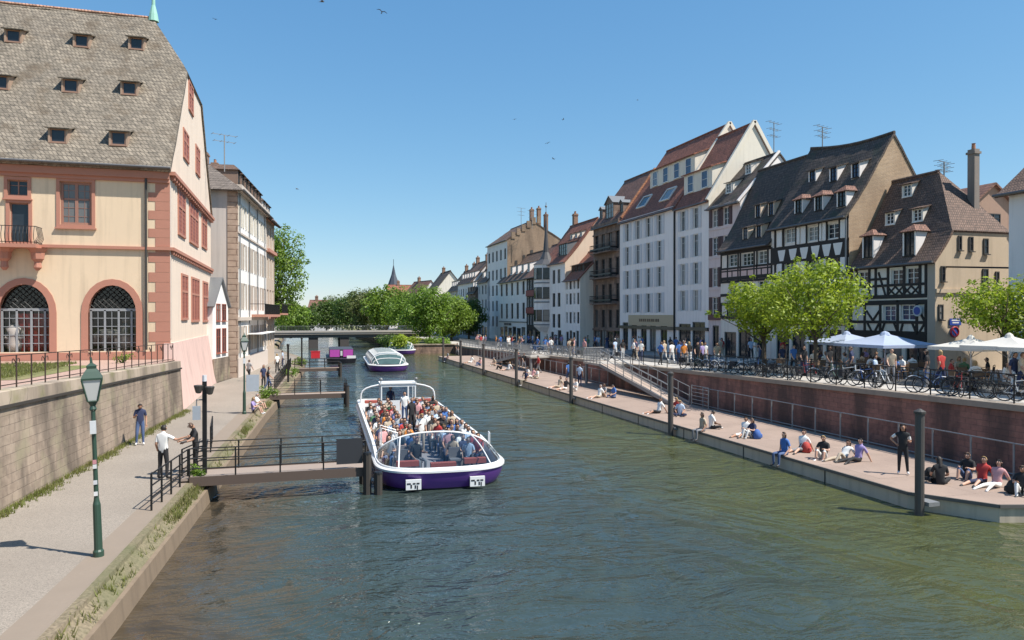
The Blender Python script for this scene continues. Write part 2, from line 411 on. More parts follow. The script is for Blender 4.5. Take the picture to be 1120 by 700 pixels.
        for e in (0, 1):
            if sides[e] and (s.side if e else s.end) is not s.wall:
                p, q = s.gable_pts(e); x = W if e else 0; c = MB(); pts = [(x, y, z) for y, z in p + q]
                c.face(pts[::-1] if e else pts)
                c.build('gable_wall', s.side if e else s.end, s.root)
    # -- openings
    def win(s, x, z, w, h, style='c2', fm=None, pm=None, sh=None, shw=None):
        """Window on the facade: x centre, z bottom."""
        if x - w / 2 < .05 or x + w / 2 > s.w - .05: return
        r = (round(x - w / 2, 3), round(z, 3), round(x + w / 2, 3), round(z + h, 3))
        if any(r[0] < q[2] and q[0] < r[2] and r[1] < q[3] and q[1] < r[3] for q in s.holes): return
        s.holes.append(r)
        a, p = window_meshes(style, w, h, fm or WHITEF, pm or GLASS)
        o = link('window', a, s.root, (x, .11, z)); link('pane', p, o)
        if sh:
            sw = shw or w / 2
            for k in (-1, 1):
                xx = x + k * (w / 2 + sw / 2 + .03)
                if .02 < xx - sw / 2 and xx + sw / 2 < s.w - .02: link('shutter', shutter_mesh(sw, h, sh), s.root, (xx, 0, z))
    def win_px(s, u0, u1, v0, v1, **k):
        x0, zt = s.px(u0, v0); x1, zb = s.px(u1, v1); xm, zt = s.px((u0 + u1) / 2, v0); zb = s.px((u0 + u1) / 2, v1)[1]
        s.win((x0 + x1) / 2, zb, abs(x1 - x0), zt - zb, **k); return x0, x1, zb, zt
    def rows(s, xs, zs, w, h, **k):
        for z in zs:
            for x in xs: s.win(x, z, w, h, **k)
    def side_win(s, y, z, w, h, style='c2', fm=None, pm=None, e=1):
        a, p = window_meshes(style, w, h, fm or WHITEF, pm or GLASS)
        o = link('window', a, s.root, (s.w + .075 if e else -.075, y, z), PI / 2 if e else -PI / 2); link('pane', p, o)
    def side_px_win(s, u0, u1, v0, v1, **k):
        y0, zt = s.side_px(u0, v0); y1, zb = s.side_px(u1, v1); um = (u0 + u1) / 2
        zt = s.side_px(um, v0)[1]; zb = s.side_px(um, v1)[1]; s.side_win((y0 + y1) / 2, zb, abs(y1 - y0), zt - zb, **k)
    # -- trim
    def band(s, z, h, mat, name='cornice', out=.12, x0=0, x1=None):
        MB().box(x0, -out, z, s.w if x1 is None else x1, .03, z + h).build(name, mat, s.root)
    def quoins(s, mat, x0, x1, z0, z1, step=.55, side=False):
        b = MB(); z = z0; i = 0
        while z < z1 - .1:
            e = .35 if i % 2 else 0
            b.box(x0 + (.32 - e if x1 > s.w / 2 else 0), -.022, z, x1 + (e - .32 if x1 <= s.w / 2 else 0.02), .02, min(z + step - .015, z1)); z += step; i += 1
        b.build('quoins', mat, s.root)
    def timber(s, bars, mat, name='timber_frame'):
        b = MB()
        for x0, z0, x1, z1, wd in bars:
            s.nb += 1; b.bar((x0, -.012, z0), (x1, -.012, z1), wd, .07 + .0017 * (s.nb % 17), up=(0, 1, 0))
        b.build(name, mat, s.root)
    def dormer(s, u, v, w, h, roof, cheek, kind='shed', frame=None, pm=None, style='c2', at=None):
        if at: x, y = at
        else: x, y = s.slope_px(u, v, h * .5)
        if x < .3 or x > s.w - .2: return
        zs = s.zy(y); m = (s.rz - s.z0) / (s.ry + s.ov)
        tp = .3; rg = w * .36; lift = .06
        d = h / (m - tp) if kind == 'shed' else (h + (rg if kind == 'gable' else 0)) / m
        b = MB(); hw = w / 2
        b.box(-hw, -.02, -.35, hw, .09, h - .01) if False else None
        t = .1
        b.box(-hw, 0, -.3, -hw + t, .12, h); b.box(hw - t, 0, -.3, hw, .12, h); b.box(-hw + t, 0, -.3, hw - t, .12, t * .6)
        db = h / m if kind != 'shed' else d
        zb = h + (tp * d if kind == 'shed' else 0)
        for sx in (-1, 1):
            x0 = sx * hw - sx * .004
            b.face([(x0, .06, -.3), (x0, .06, h), (x0, db, zb)])
        if kind == 'gable': b.face([(-hw, .03, h), (hw, .03, h), (0, .03, h + rg)])
        o = b.build('dormer', cheek, s.root, (x, y, zs))
        r = MB(); e = .12
        if kind == 'shed':
            r.face([(-hw - e, -.16, h + lift - .05), (hw + e, -.16, h + lift - .05), (hw + e, d + .1, h + lift + tp * d), (-hw - e, d + .1, h + lift + tp * d)])
        else:
            k = rg / hw
            for sx in (-1, 1):
                q = [(sx * (hw + e), -.16, h - e * k + lift), (0, -.16, h + rg + lift), (0, (h + rg) / m + .1, h + rg + lift), (sx * (hw + e), h / m + .05, h - e * k + lift)]
                if kind == 'hip': q[1] = (0, hw * .7, h + rg + lift); 
                r.face(q if sx < 0 else q[::-1])
            if kind == 'hip': r.face([(-hw - e, -.16, h - e * k + lift), (hw + e, -.16, h - e * k + lift), (0, hw * .7, h + rg + lift)])
        ro = r.build('dormer_roof', roof, o); md = ro.modifiers.new('t', 'SOLIDIFY'); md.thickness = .07; md.offset = 0
        a, p = window_meshes(style, w - 2 * t, h - t * .6, frame or WHITEF, pm or GLASS)
        link('window', a, o, (0, .03, t * .6)); link('pane', p, o, (0, .03, t * .6))
        return o
    def chimney(s, x, y, w, h, z=None, mat=None, pots=2):
        z = s.zy(y) if z is None else z
        b = MB(); b.box(-w / 2, -w * .4, -1.0, w / 2, w * .4, h); b.box(-w / 2 - .07, -w * .4 - .07, h - .3, w / 2 + .07, w * .4 + .07, h - .16)
        o = b.build('chimney', mat or BRICKC, s.roof_o, (x, y, z))
        for i in range(pots):
            MB().lathe([(.12, 0), (.1, .35), (.13, .37)], 8).build('chimney_pot', POT, o, ((i - (pots - 1) / 2) * .32, 0, h))
    def skylight(s, u, v, w, h):
        x, y = s.slope_px(u, v); m = math.atan((s.rz - s.z0) / (s.ry + s.ov)); z = s.zy(y)
        b = MB(); t = .12
        for a0, a1, c0, c1 in ((-w / 2, w / 2, -h / 2, -h / 2 + t), (-w / 2, w / 2, h / 2 - t, h / 2), (-w / 2, -w / 2 + t, -h / 2 + t, h / 2 - t), (w / 2 - t, w / 2, -h / 2 + t, h / 2 - t)):
            b.box(a0, c0, 0, a1, c1, .16)
        o = b.build('skylight', WHITEF, s.root, (x, y, z)); o.rotation_euler = (m, 0, 0)
        p = MB(); p.box(-w / 2 + .1, -h / 2 + .1, .02, w / 2 - .1, h / 2 - .1, .07); p.build('pane', GLASS, o)
BRICKC = blocks('chimney_brick', (.30, .17, .11), (.22, .12, .08), (.2, .17, .14), .22, .08, .012, .9, .4)
POT = flat('chimney_pot_clay', (.35, .16, .09), .8)
def arch_pts(w, h, spring, n=12):
    r = w / 2; return [(r * math.cos(PI * i / n), spring + r * math.sin(PI * i / n) * (h - spring) / r) for i in range(n + 1)]
# ------------------------------------------------------------------ far row: houses along the promenade
def zp(Y): return max(1.35, 2.9 - .018 * (Y - 18))
BR_TILE = tile('brown_roof_tiles', (.145, .09, .066), bh=.17, bw=.16); DK_TILE = tile('dark_roof_tiles', (.088, .066, .054), moss=(.045, .05, .03))
RED_TILE = tile('red_roof_tiles', (.27, .10, .062)); RB_TILE = tile('russet_roof_tiles', (.19, .095, .068))
ORG_TILE = tile('orange_clay_tiles', (.42, .19, .10)); OLD_TILE = tile('old_mossy_tiles', (.195, .163, .125), moss=(.10, .072, .045), bh=.27, bw=.21)
BEAM = plain('black_oak_beams', (.022, .018, .016), .75, .3, 4, .2)
INFILL = plain('cream_infill', (.76, .70, .62), .85, .16, 2, .1, streak=.25); PINKIN = plain('pink_infill', (.66, .48, .44), .85, .12, 2, .1)
TANW = plain('tan_render', (.52, .41, .29), .9, .2, .9, .15, streak=.35)
BRICK_T = blocks('tan_brick', (.48, .33, .2), (.36, .24, .15), (.38, .31, .24), .26, .09, .016, .9, .5, stain=.3, stainc=(.2, .13, .08))
WHITEW = plain('white_render', (.85, .79, .75), .9, .15, .7, .1, streak=.3); CREAMG = plain('cream_render', (.72, .66, .56), .9, .1, .6, .1, streak=.25)
PINKW = plain('pink_render', (.70, .57, .54), .9, .15, .7, .1, streak=.35); GREYW = plain('grey_render', (.55, .53, .52), .9, .14, .7, .1, streak=.3)
LILAC = plain('pale_grey_render', (.78, .74, .72), .9, .15, .6, .1, streak=.3)
SOOT = blocks('sooty_sandstone', (.27, .19, .15), (.19, .13, .10), (.1, .075, .06), .9, .42, .012, .9, .4, stain=.5)
PEACH = plain('peach_render', (.70, .55, .42), .9, .12, .6, .1, streak=.25); MAROON = flat('maroon_shutter_paint', (.065, .02, .022), .55)
WSH = flat('white_shutter_paint', (.58, .58, .60), .6); RSH = flat('red_brown_shutter_paint', (.30, .095, .065), .6)
BLACKM = flat('black_iron', (.02, .02, .021), .45, .5); GREYM = flat('galvanised_steel', (.24, .245, .25), .55, .35); SHOPD = flat('dark_shopfront', (.02, .02, .022), .3)
BEIGE = plain('beige_stone', (.50, .40, .26), .8, .1, 1); STONE = plain('pink_sandstone', (.46, .22, .155), .88, .2, 1.6, .25)
SIGNI = flat('sign_lettering', (.10, .06, .03), .6)

def fac(name, label, X, Y0, Y1, eave, ridge, rx, dep, wall, side=None, group='houses along the promenade'):
    return House(name, label, (X, Y1, zp((Y0 + Y1) / 2) - .12), -PI / 2, Y1 - Y0, dep, eave, ridge, rx, wall, side, group)
def door(h, x, w, ht, mat, z=.12, glassy=True):
    r = (x - w / 2, z, x + w / 2, z + ht)
    if r[0] < .05 or r[2] > h.w - .05: return
    h.holes.append(r)
    b = MB(); b.box(-w / 2, .1, 0, -w / 2 + .1, .18, ht); b.box(w / 2 - .1, .1, 0, w / 2, .18, ht); b.box(-w / 2 + .1, .1, ht - .12, w / 2 - .1, .18, ht); b.box(-w / 2 + .1, .1, 0, w / 2 - .1, .18, .3)
    b.box(-.04, .11, .3, .04, .17, ht - .12)
    o = b.build('door', mat, h.root, (x, 0, z)); p = MB(); p.face([(-w / 2, .15, 0), (w / 2, .15, 0), (w / 2, .15, ht), (-w / 2, .15, ht)]); p.build('pane', GLASS, o)
    MB().tube([(.1, .07, 1.0), (.1, .07, 1.2)], .02, 6).build('handle', GREYM, o)
def shop(h, x0, x1, n, ht=2.7, mat=None):
    for i in range(n):
        a = x0 + (x1 - x0) * (i + .5) / n; door(h, a, (x1 - x0) / n - .3, ht if i % 2 else ht - .2, mat or SHOPD)

# --- half-timbered corner house with the lattice panel
NX = 36.0
N = fac('timbered_house', 'half-timbered corner house with lattice panel, brown roof and tall chimney behind parasols', NX, gy(1023, NX), gy(930, NX) - .2, 9.25, 15.2, 3.4, 6.8, INFILL, TANW)
N.roof(BR_TILE, ov=.3, gov=.12, flare=.7, hip=(1, .38), inset=(0, 3.0), rough=.04)
for a in ((938, 950, 297, 314), (974.5, 988, 294.5, 311.5), (990.5, 1005, 292.5, 310.5)): N.win_px(*a)
for a in ((932, 945, 342, 353), (966, 979.5, 334, 351.5), (985, 1001, 333, 350.5)): N.win_px(*a, pm=GLASS_B)
pil = N.px(1014, 300)[0]
zt, zm1, zm2, zl1 = N.ez, N.px(990, 324)[1], N.px(990, 328)[1], N.px(980, 365)[1]
door(N, 1.4, 1.6, 2.1, DARKF); door(N, 3.4, 1.6, 2.1, DARKF); door(N, 5.3, 1.6, 2.1, DARKF)
N.walls()
def TX(h, u, v): return h.px(u, v)
bars = []
def hb(z, wd=.24): bars.append((0, z, pil, z, wd))
for z in (zt - .12, zm1, zm2 - .12, zl1 + .05): hb(z)
xa_, xb_ = N.px(951, 305)[0], N.px(972, 305)[0]; bars.append((xa_, zm1 + 1.15, xb_, zm1 + 1.15, .15))
hb(N.px(980, 352)[1] - .02, .18); hb(N.px(980, 311.5)[1] - .02, .16); hb(N.px(980, 333)[1] + .06, .16)
for u in (932, 937, 951, 958, 971.5, 989.2, 1006.5, 1013): x = N.px(u, 310)[0]; bars.append((x, zm1, x, zt, .17))
for u in (931, 946, 963, 982, 1003, 1013): x = N.px(u, 345)[0]; bars.append((x, zl1, x, zm2, .18))
for (u0, v0, u1, v1) in ((961, 298, 969, 324), (948, 340, 956, 352), (962, 340, 954, 352), (949, 353, 955, 365), (962, 353, 956, 365), (932, 356, 936, 365), (968, 353, 964, 365), (978, 353, 983, 365), (988, 353, 985, 365), (998, 353, 1003, 365), (1004, 336, 1012, 352), (1012, 353, 1005, 365)):
    a, b_ = N.px(u0, v0), N.px(u1, v1); bars.append((*a, *b_, .13))
lx0, lx1 = N.px(971, 318)[0], N.px(1006, 318)[0]; lz0, lz1 = zm1 + .08, N.px(990, 311.5)[1] - .05
for i in range(-1, 5):
    for sg in (1, -1):
        x0 = lx0 + (lx1 - lx0) * (i + .0) / 4.0; x1 = x0 + (lz1 - lz0) * sg * 1.15
        pts = sorted([(x0, lz0), (x1, lz1)]);
        (xa, za), (xb, zb) = pts
        if xb > lx0 and xa < lx1:
            def cl(x): return za + (zb - za) * (x - xa) / (xb - xa)
            xa2, xb2 = max(xa, lx0), min(xb, lx1); bars.append((xa2, cl(xa2), xb2, cl(xb2), .1))
N.timber(bars, BEAM)
N.band(zl1 - .45, .4, BEAM, 'shop_fascia', .1, 0, pil)
MB().box(pil + .04, -.03, .0, N.w - .002, .02, N.ez - .1).build('pilaster', plain('pale_pilaster', (.40, .34, .28), .9, .15, 1), N.root)
for u, v, w_, h_ in ((949, 266, 1.0, 1.5), (994, 263, 1.0, 1.55)): N.dormer(u, v, w_, h_, RB_TILE, WHITEW, 'hip', BEAM)
for u, v in ((973, 234), (1003, 230), (991.5, 207.5)): N.dormer(u, v, .85, .85, BR_TILE, INFILL, 'shed')
for a in ((1047, 1051, 258, 274), (1059, 1063.5, 259, 275), (1075, 1080, 261, 278), (1028.5, 1033, 291, 308), (1026, 1031, 333, 350), (1074, 1080, 294, 314), (1088, 1092, 297, 312)): N.side_px_win(*a, style='sash', fm=DARKF)
y0_, z0_ = N.side_px(1023, 318); MB().box(N.w, .0, z0_ - .12, N.w + .1, N.dep, z0_ + .12).build('string_course', TANW, N.root)
N.chimney(N.w - 1.3, N.ry + .9, .5, 3.4, z=N.rz - 2.3, pots=1, mat=plain('grey_chimney_render', (.25, .21, .18), .9, .25, 2, streak=.4))
# blue street sign and round sign on its side wall
for u, v, nm, sh in ((1044, 352, 'street_sign', 0), (1043, 363, 'round_sign', 1)):
    y_, z_ = N.side_px(u, v); p = Matrix.Rotation(N.rot, 3, 'Z') @ Vector((N.w + .03, y_, z_)) + N.O
    q = tag(link(nm, None, None, p, 0), 'blue street name plate on tan side wall of timbered corner house' if not sh else 'round blue traffic sign with red ring under the street name plate', 'sign')
    b = MB()
    if sh: b.tube([(0, -.0, 0), (0, -.05, 0)], .33, 20)
    else: b.box(-.42, -.05, -.2, .42, 0, .2)
    b.build('plate', flat('sign_blue', (.02, .06, .30), .4), q)
    c = MB()
    if sh: c.tube([(.29 * math.cos(t * PI / 12), -.06, .29 * math.sin(t * PI / 12)) for t in range(24)], .045, 6, closed=True); c.bar((-.2, -.06, .2), (.2, -.06, -.2), .06, .02, up=(0, 1, 0)); c.build('ring', flat('sign_red', (.45, .02, .02), .4), q)
    else:
        for zz, l in ((.09, .3), (-.05, .24)): c.box(-l, -.054, zz - .035, l, -.05, zz + .035)
        c.build('lettering', WHITEF, q)
y_, z_ = N.px(1007, 340); p = Matrix.Rotation(N.rot, 3, 'Z') @ Vector((y_, -.22, z_)) + N.O
q = thing('hanging_sign', 'round blue and white sign on a bracket at the timbered corner house', 'sign', p, N.rot)
MB().tube([(0, .0, 0), (0, -.06, 0)], .33, 20).build('disc', flat('sign_pale', (.4, .45, .5), .5), q)
MB().tube([(0, -.07, 0), (0, -.075, 0)], .24, 16).build('emblem', flat('sign_blue', (.02, .06, .30), .4), q)
MB().bar((0, -.03, .33), (0, .1, .5), .03, .03).build('bracket', BLACKM, q)

# --- big black and white timbered house with the brick gable
T0, T1 = gy(928, NX), gy(843, NX) - .05
T = fac('timbered_house', 'largest half-timbered house with white panels, dark dormered roof and tan brick gable', NX, T0, T1, 12.85, 18.7, 3.75, 7.6, INFILL, BRICK_T)
T.roof(DK_TILE, ov=.4, gov=.06, flare=.35, sag=.3, rise=.75, rough=.05)
for a in ((870.5, 870.5, 0, 0),): pass
for a in ((858.5, 870, 249.5, 265.5), (883, 895, 247.5, 263.5), (904.5, 917.5, 244.5, 261)): T.win_px(*a)
for a in ((858, 869, 285.5, 300), (882, 894, 284, 299), (904, 917, 282, 298), (858, 869, 318, 336), (882, 894, 317, 335), (904, 917, 316, 334)): T.win_px(*a)
shop(T, .5, T.w - .5, 4, 2.6)
T.walls(sides=(True, True))
zz = [T.px(885, v)[1] for v in (243, 267.5, 281.5, 303, 315, 340, 352)]
bars = [(0, z, T.w, z, wd) for z, wd in zip(zz, (.4, .22, .42, .3, .42, .3, .45))]
for u in (848, 857, 871, 882, 896, 904, 918.5, 926.5):
    x = T.px(u, 255)[0]; bars += [(x, zz[1], x, zz[0], .2), (x, zz[3], x, zz[2], .2), (x, zz[5], x, zz[4], .2)]
bars += [(0, (zz[1] + zz[2]) / 2 - .1, T.w, (zz[1] + zz[2]) / 2 - .1, 1.3)]
T.timber(bars, BEAM)
b = MB()
for i in range(6):
    x = T.px(855.5 + i * 12.3, 272)[0]; za, zb = zz[1] - .16, zz[1] - 1.0
    n = [(x - .46, za), (x + .46, za), (x + .4, za - .3), (x + .22, zb), (x - .22, zb), (x - .4, za - .3)]
    b.face([(p, -.075, q) for p, q in n])
b.build('apron_panels', plain('white_panels', (.74, .73, .70), .8, .08, 2), T.root)
for u0, u1, vs in ((850.5, 855.5, 0), (871.8, 875, 0), (876.5, 881.5, 0), (896.5, 898.8, 0), (900, 903.5, 0), (919.5, 925, 0)):
    for r, (za, zb) in enumerate(((zz[0] - .25, zz[1] + .14), (zz[2] - .25, zz[3] + .2))):
        x0, x1 = T.px(u0, 255)[0], T.px(u1, 255)[0]; MB().box(x0, -.06, zb, x1, -.04, za).build('white_panel', plain('white_panels', (.74, .73, .70), .8, .08, 2), T.root)
MB().tube([(T.w - .12, -.12, .1), (T.w - .12, -.12, T.ez)], .07, 6).build('downpipe', ZINC, T.root)
for u, v in ((873, 224), (895, 220.5), (920, 216)): T.dormer(u, v, .95, 1.1, RB_TILE, WHITEW, 'hip', BEAM)
for u, v in ((888, 192.5), (911, 189), (935, 184.5)): T.dormer(u, v, .85, 1.05, DK_TILE, WHITEW, 'shed', BEAM, GLASS_B)

# --- small timbered house
T2 = fac('timbered_house', 'small half-timbered house with pink panels under a very steep dark roof', NX, T1 + .04, gy(788, NX) - .05, 11.75, 19.0, 3.9, 7.8, INFILL, PINKW)
T2.roof(DK_TILE, ov=.45, gov=.1, flare=.9, rough=.05)
for a in ((797, 806, 278, 291.5), (811.5, 823.7, 276.5, 290.5), (829, 838.6, 274, 288.5), (797, 806, 309, 321), (811.5, 823.7, 308, 320), (829, 838.6, 307, 319), (797, 806, 334, 346), (811.5, 823.7, 334, 346), (829, 838.6, 334, 346)): T2.win_px(*a, style='c2' if a[0] != 811.5 else 'tri')
shop(T2, .4, T2.w - .4, 3, 2.5); T2.walls()
zz = [T2.px(815, v)[1] for v in (274.5, 292, 295, 303.5, 307, 322, 332, 347)]
bars = [(0, z, T2.w, z, wd) for z, wd in zip(zz, (.3, .18, .12, .3, .2, .25, .25, .3))]
for u in (789, 796, 807.5, 810, 825, 828, 840, 844): x = T2.px(u, 285)[0]; bars += [(x, zz[4], x, zz[0], .17), (x, zz[7], x, zz[6], .17)]
for u in (801, 817.5, 833): x = T2.px(u, 285)[0]; bars.append((x, zz[3], x, zz[2], .12))
T2.timber(bars, BEAM)
b = MB(); b.box(.1, -.035, zz[3] + .1, T2.w - .1, -.01, zz[1] - .05); b.build('panel_strip', PINKIN, T2.root)
for u, v in ((828.6, 225), (843.0, 222.5)): T2.dormer(u, v, .8, 1.1, DK_TILE, PEACH, 'shed', BEAM, GLASS_B)
for u, v in ((815, 251.5), (829.5, 249)): T2.dormer(u, v, .8, 1.0, DK_TILE, PEACH, 'shed', BEAM, GLASS_B)

# --- pink house with maroon shutters
PX_ = 38.0
P0, P1 = T2.O.y + .05, gy(775, PX_) - .06
P = fac('pink_house', 'pink rendered house with maroon shutters and dark mossy roof', PX_, P0, P1, 16.4, 20.8, 4.0, 8.2, PINKW, WHITEW)
P.roof(DK_TILE, ov=.35, gov=.12, rough=.04)
for u in (782, 794, 806):
    x = P.px(u, 240)[0]
    for v0, v1 in ((230, 249), (260, 280), (293, 314), (325, 346)):
        zt, zb = P.px(780, v0)[1], P.px(780, v1)[1]; P.win(x, zb, .95, zt - zb, 'c2', sh=MAROON, shw=.5)
shop(P, .5, P.w - .5, 3, 3.1); P.walls()
P.band(P.px(779, 350)[1], .5, plain('brown_fascia', (.16, .07, .06), .7), 'shop_fascia'); P.band(P.ez - .35, .3, WHITEW)
for v in (250, 281, 315): P.band(P.px(779, v)[1] - .2, .14, PINKW, 'string_course', .06)
for u, v in ((796.5, 206), (818, 185)): P.dormer(u, v, .95, 1.0, DK_TILE, INFILL, 'shed')
b = MB(); b.bar((P.w + .05, -.3, P.z0 + .1), (P.w + .05, P.ry, P.rz + .12), .2, .2); b.build('verge_board', WHITEW, P.root)

# --- tall white house with two gables
W2 = fac('white_house', 'narrow white house with tall white gable and red roof next to pink house', PX_, P1 + .05, gy(739, PX_), 17.3, 24.9, 5.0, 9.8, WHITEW, CREAMG)
W2.roof(RED_TILE, ov=.3, gov=.05, rough=.02)
for u in (747, 761):
    x = W2.px(u, 300)[0]
    for v0, v1 in ((227, 250), (256, 281), (287, 311), (317, 340)):
        zt, zb = W2.px(760, v0)[1], W2.px(760, v1)[1]; W2.win(x, zb, .95, zt - zb, 'tall', sh=WSH, shw=.52)
shop(W2, .5, W2.w - .5, 2, 3.3); W2.walls()
W2.band(4.5 - W2.base, .32, SHOPD, 'shop_fascia', .14)
def wide_dormer(h, us, v, x0u, x1u, ww, wh, roof, cheek, tp=.33, at_v=None):
    """Long shed dormer with several windows."""
    x0, y = h.slope_px(x0u, v, wh * .5); x1, y1 = h.slope_px(x1u, v - (x1u - x0u) * .3, wh * .5); x1 = min(x1, h.w - .5)
    zs = h.zy(y); m = (h.rz - h.z0) / (h.ry + h.ov); d = min((wh + .3) / (m - tp), h.ry - y)
    b = MB(); b.face([(x0, y, zs - .1), (x1, y, zs - .1), (x1, y, zs + wh + .3), (x0, y, zs + wh + .3)])
    for x in (x0, x1): b.face([(x, y, zs - .1), (x, y, zs + wh + .3), (x, y + d, zs + wh + .3 + tp * d)])
    o = b.build('dormer', cheek, h.root)
    r = MB(); z1 = zs + wh + .36; r.face([(x0 - .2, y - .25, z1 - .08), (x1 + .2, y - .25, z1 - .08), (x1 + .2, y + d + .2, z1 + tp * (d + .2)), (x0 - .2, y + d + .2, z1 + tp * (d + .2))])
    ro = r.build('dormer_roof', roof, o); md = ro.modifiers.new('t', 'SOLIDIFY'); md.thickness = .12; md.offset = 0
    for k in range(us):
        x = x0 + (x1 - x0) * (k + .5) / us; a, p = window_meshes('sash', ww, wh, WHITEF, GLASS_B)
        link('window', a, o, (x, y - .06, zs + .12)); link('pane', p, o, (x, y - .06, zs + .12))
wide_dormer(W2, 2, 205, 748, 778, 1.15, 1.7, RED_TILE, CREAMG)
b = MB(); b.bar((W2.w + .02, -.2, W2.z0 + .15), (W2.w + .02, W2.ry, W2.rz + .15), .34, .34); b.bar((W2.w + .02, W2.ry, W2.rz + .15), (W2.w + .02, W2.dep, W2.ez + .2), .34, .34); b.build('verge_coping', CREAMG, W2.root)

W1 = fac('white_house', 'wide white apartment house with four window columns, white shutters and red roof', PX_, W2.O.y + .05, gy(678, PX_), 17.5, 26.5, 6.4, 12.5, WHITEW, CREAMG)
W1.roof(RED_TILE, ov=.3, gov=.05, hip=(1, 1), rough=.02)
for u in (686, 697.5, 709, 721):
    x = W1.px(u, 300)[0]
    for z in (6.3, 9.15, 12.0, 14.85): W1.win(x, z - W1.base, 1.0, 2.2, 'tall', sh=WSH, shw=.6)
for i, u in enumerate((684, 693.5, 704, 714, 726)):
    x = W1.px(u, 370)[0]; door(W1, x, 1.5, 3.3, SHOPD)
W1.walls(); xb = W1.px(688, 365)[0]
MB().box(xb, -.1, 4.85 - W1.base, W1.w - .3, .0, 6.05 - W1.base).build('shop_fascia', BEIGE, W1.root); W1.band(4.45 - W1.base, .34, SHOPD, 'awning_rail', .25)
b = MB(); x = W1.px(700, 352)[0]
for k, l in enumerate((.34, .3, .34, .26, .34, .3, .34, .22, .34, .3)):
    b.box(x + k * .5, -.13, 5.3 - W1.base, x + k * .5 + l, -.1, 5.62 - W1.base); b.box(x + k * .5 + .08, -.135, 5.38 - W1.base, x + k * .5 + l - .1, -.128, 5.46 - W1.base)
b.build('shop_lettering', SIGNI, W1.root)
MB().tube([(W1.w - .1, -.1, .1), (W1.w - .1, -.1, W1.ez)], .09, 8).build('downpipe', BLACKM, W1.root)
W1.band(W1.ez - .3, .28, WHITEW)
wide_dormer(W1, 4, 199, 711, 760, 1.2, 1.7, RED_TILE, CREAMG, .38)
for u, v in ((705, 221), (731, 213)): W1.skylight(u, v, 2.2, 1.8)
b = MB(); b.bar((W1.w + .02, 2.4, W1.zy(2.4) + .12), (W1.w + .02, W1.ry, W1.rz + .15), .34, .34); b.bar((W1.w + .02, W1.ry, W1.rz + .15), (W1.w + .02, W1.dep, W1.ez + .2), .34, .34); b.build('verge_coping', CREAMG, W1.root)

# --- sooty stone house with balconies, orange gable
Sx = 38.2
SH = fac('stone_house', 'narrow sooty sandstone house with iron balconies and pediment dormer', Sx, W1.O.y + .05, gy(649, Sx), 17.9, 24.2, 4.6, 9.2, SOOT, ORG_TILE)
SH.roof(RB_TILE, ov=.45, gov=.04)
for i in range(4):
    x = SH.w * (i + .5) / 4
    for j, z in enumerate((2.9, 6.2, 9.5, 12.8)): SH.win(x, z, .95, 2.3, 'tall', fm=DARKF)
shop(SH, .3, SH.w - .3, 4, 2.5); SH.walls()
for z in (2.75, 6.05, 9.35, 12.65, 15.2): SH.band(z - .22, .2, SOOT, 'string_course', .14)
SH.band(SH.ez - .4, .4, SOOT, 'cornice', .4)
for z in (6.0, 9.3, 12.6):
    b = MB(); x0, x1 = SH.w * .12, SH.w * .88
    b.box(x0, -1.0, z - .12, x1, -.13, z)
    o = b.build('balcony', SOOT, SH.root); c = MB()
    for k in range(20): x = x0 + .05 + (x1 - x0 - .1) * k / 19; c.box(x - .02, -.98, z, x + .02, -.94, z + .95)
    c.box(x0, -1.0, z + .95, x1, -.92, z + 1.0); c.box(x0, -1.0, z + .3, x1, -.94, z + .5)
    for x in (x0, x1 - .04): c.box(x, -.92, z + .95, x + .04, -.02, z + 1.0); c.box(x, -.92, z + .3, x + .04, -.02, z + .5)
    c.build('balcony_railing', BLACKM, o)
SH.dormer(0, 0, 2.6, 1.9, ZINC, SOOT, 'gable', DARKF, style='tri', at=(SH.w * .5, .35))
for k in (.14, .86): SH.dormer(0, 0, 1.0, 1.2, ZINC, SOOT, 'gable', DARKF, at=(SH.w * k, .6))
b = MB(); b.bar((SH.w, 0, SH.ez + .1), (SH.w, SH.ry, SH.rz + .1), .3, .3); b.build('verge_coping', ORG_TILE, SH.root)

# --- white low house, turret house, red-banded house, dormer house, brown gable house
QX = 36.3
Q = fac('white_house', 'low white house with small brown dormered roof beside sooty stone house', QX, SH.O.y + .04, gy(618, QX), 11.1, 15.0, 3.6, 8.2, WHITEW, CREAMG)
Q.roof(RED_TILE, ov=.4)
for i in range(4):
    x = Q.w * (i + .5) / 4
    for z in (3.5, 6.1, 8.2): Q.win(x, z - (zp(94) - 1.35) * 0, .85, 1.55, 'c2', fm=DARKF if i % 2 else WHITEF)
shop(Q, .3, Q.w - .3, 4, 2.4); Q.walls()
for i in range(4): Q.dormer(0, 0, .8, .9, BR_TILE, BR_TILE, 'shed', DARKF, at=(Q.w * (i + .6) / 4.3, .8))
TR = fac('turret_house', 'white house with corner oriel, thin spire and peach side gable', QX, Q.O.y + .04, gy(591, QX), 13.6, 20.0, 5.0, 10, WHITEW, PEACH)
TR.roof(RED_TILE, ov=.3, flare=.5)
for x in (6.2, 8.4):
    for z in (2.95, 6.0, 9.4): TR.win(x, z, 1.2, 2.0, 'tri', fm=DARKF)
door(TR, 8.6, 1.5, 2.5, SHOPD); door(TR, 5.6, 1.2, 2.2, SHOPD); TR.walls()
b = MB(); b.lathe([(1.0, 2.3), (1.85, 3.1), (1.85, TR.ez + .1)], 10, (2.4, .1, 0)); ob = b.build('oriel', WHITEW, TR.root)
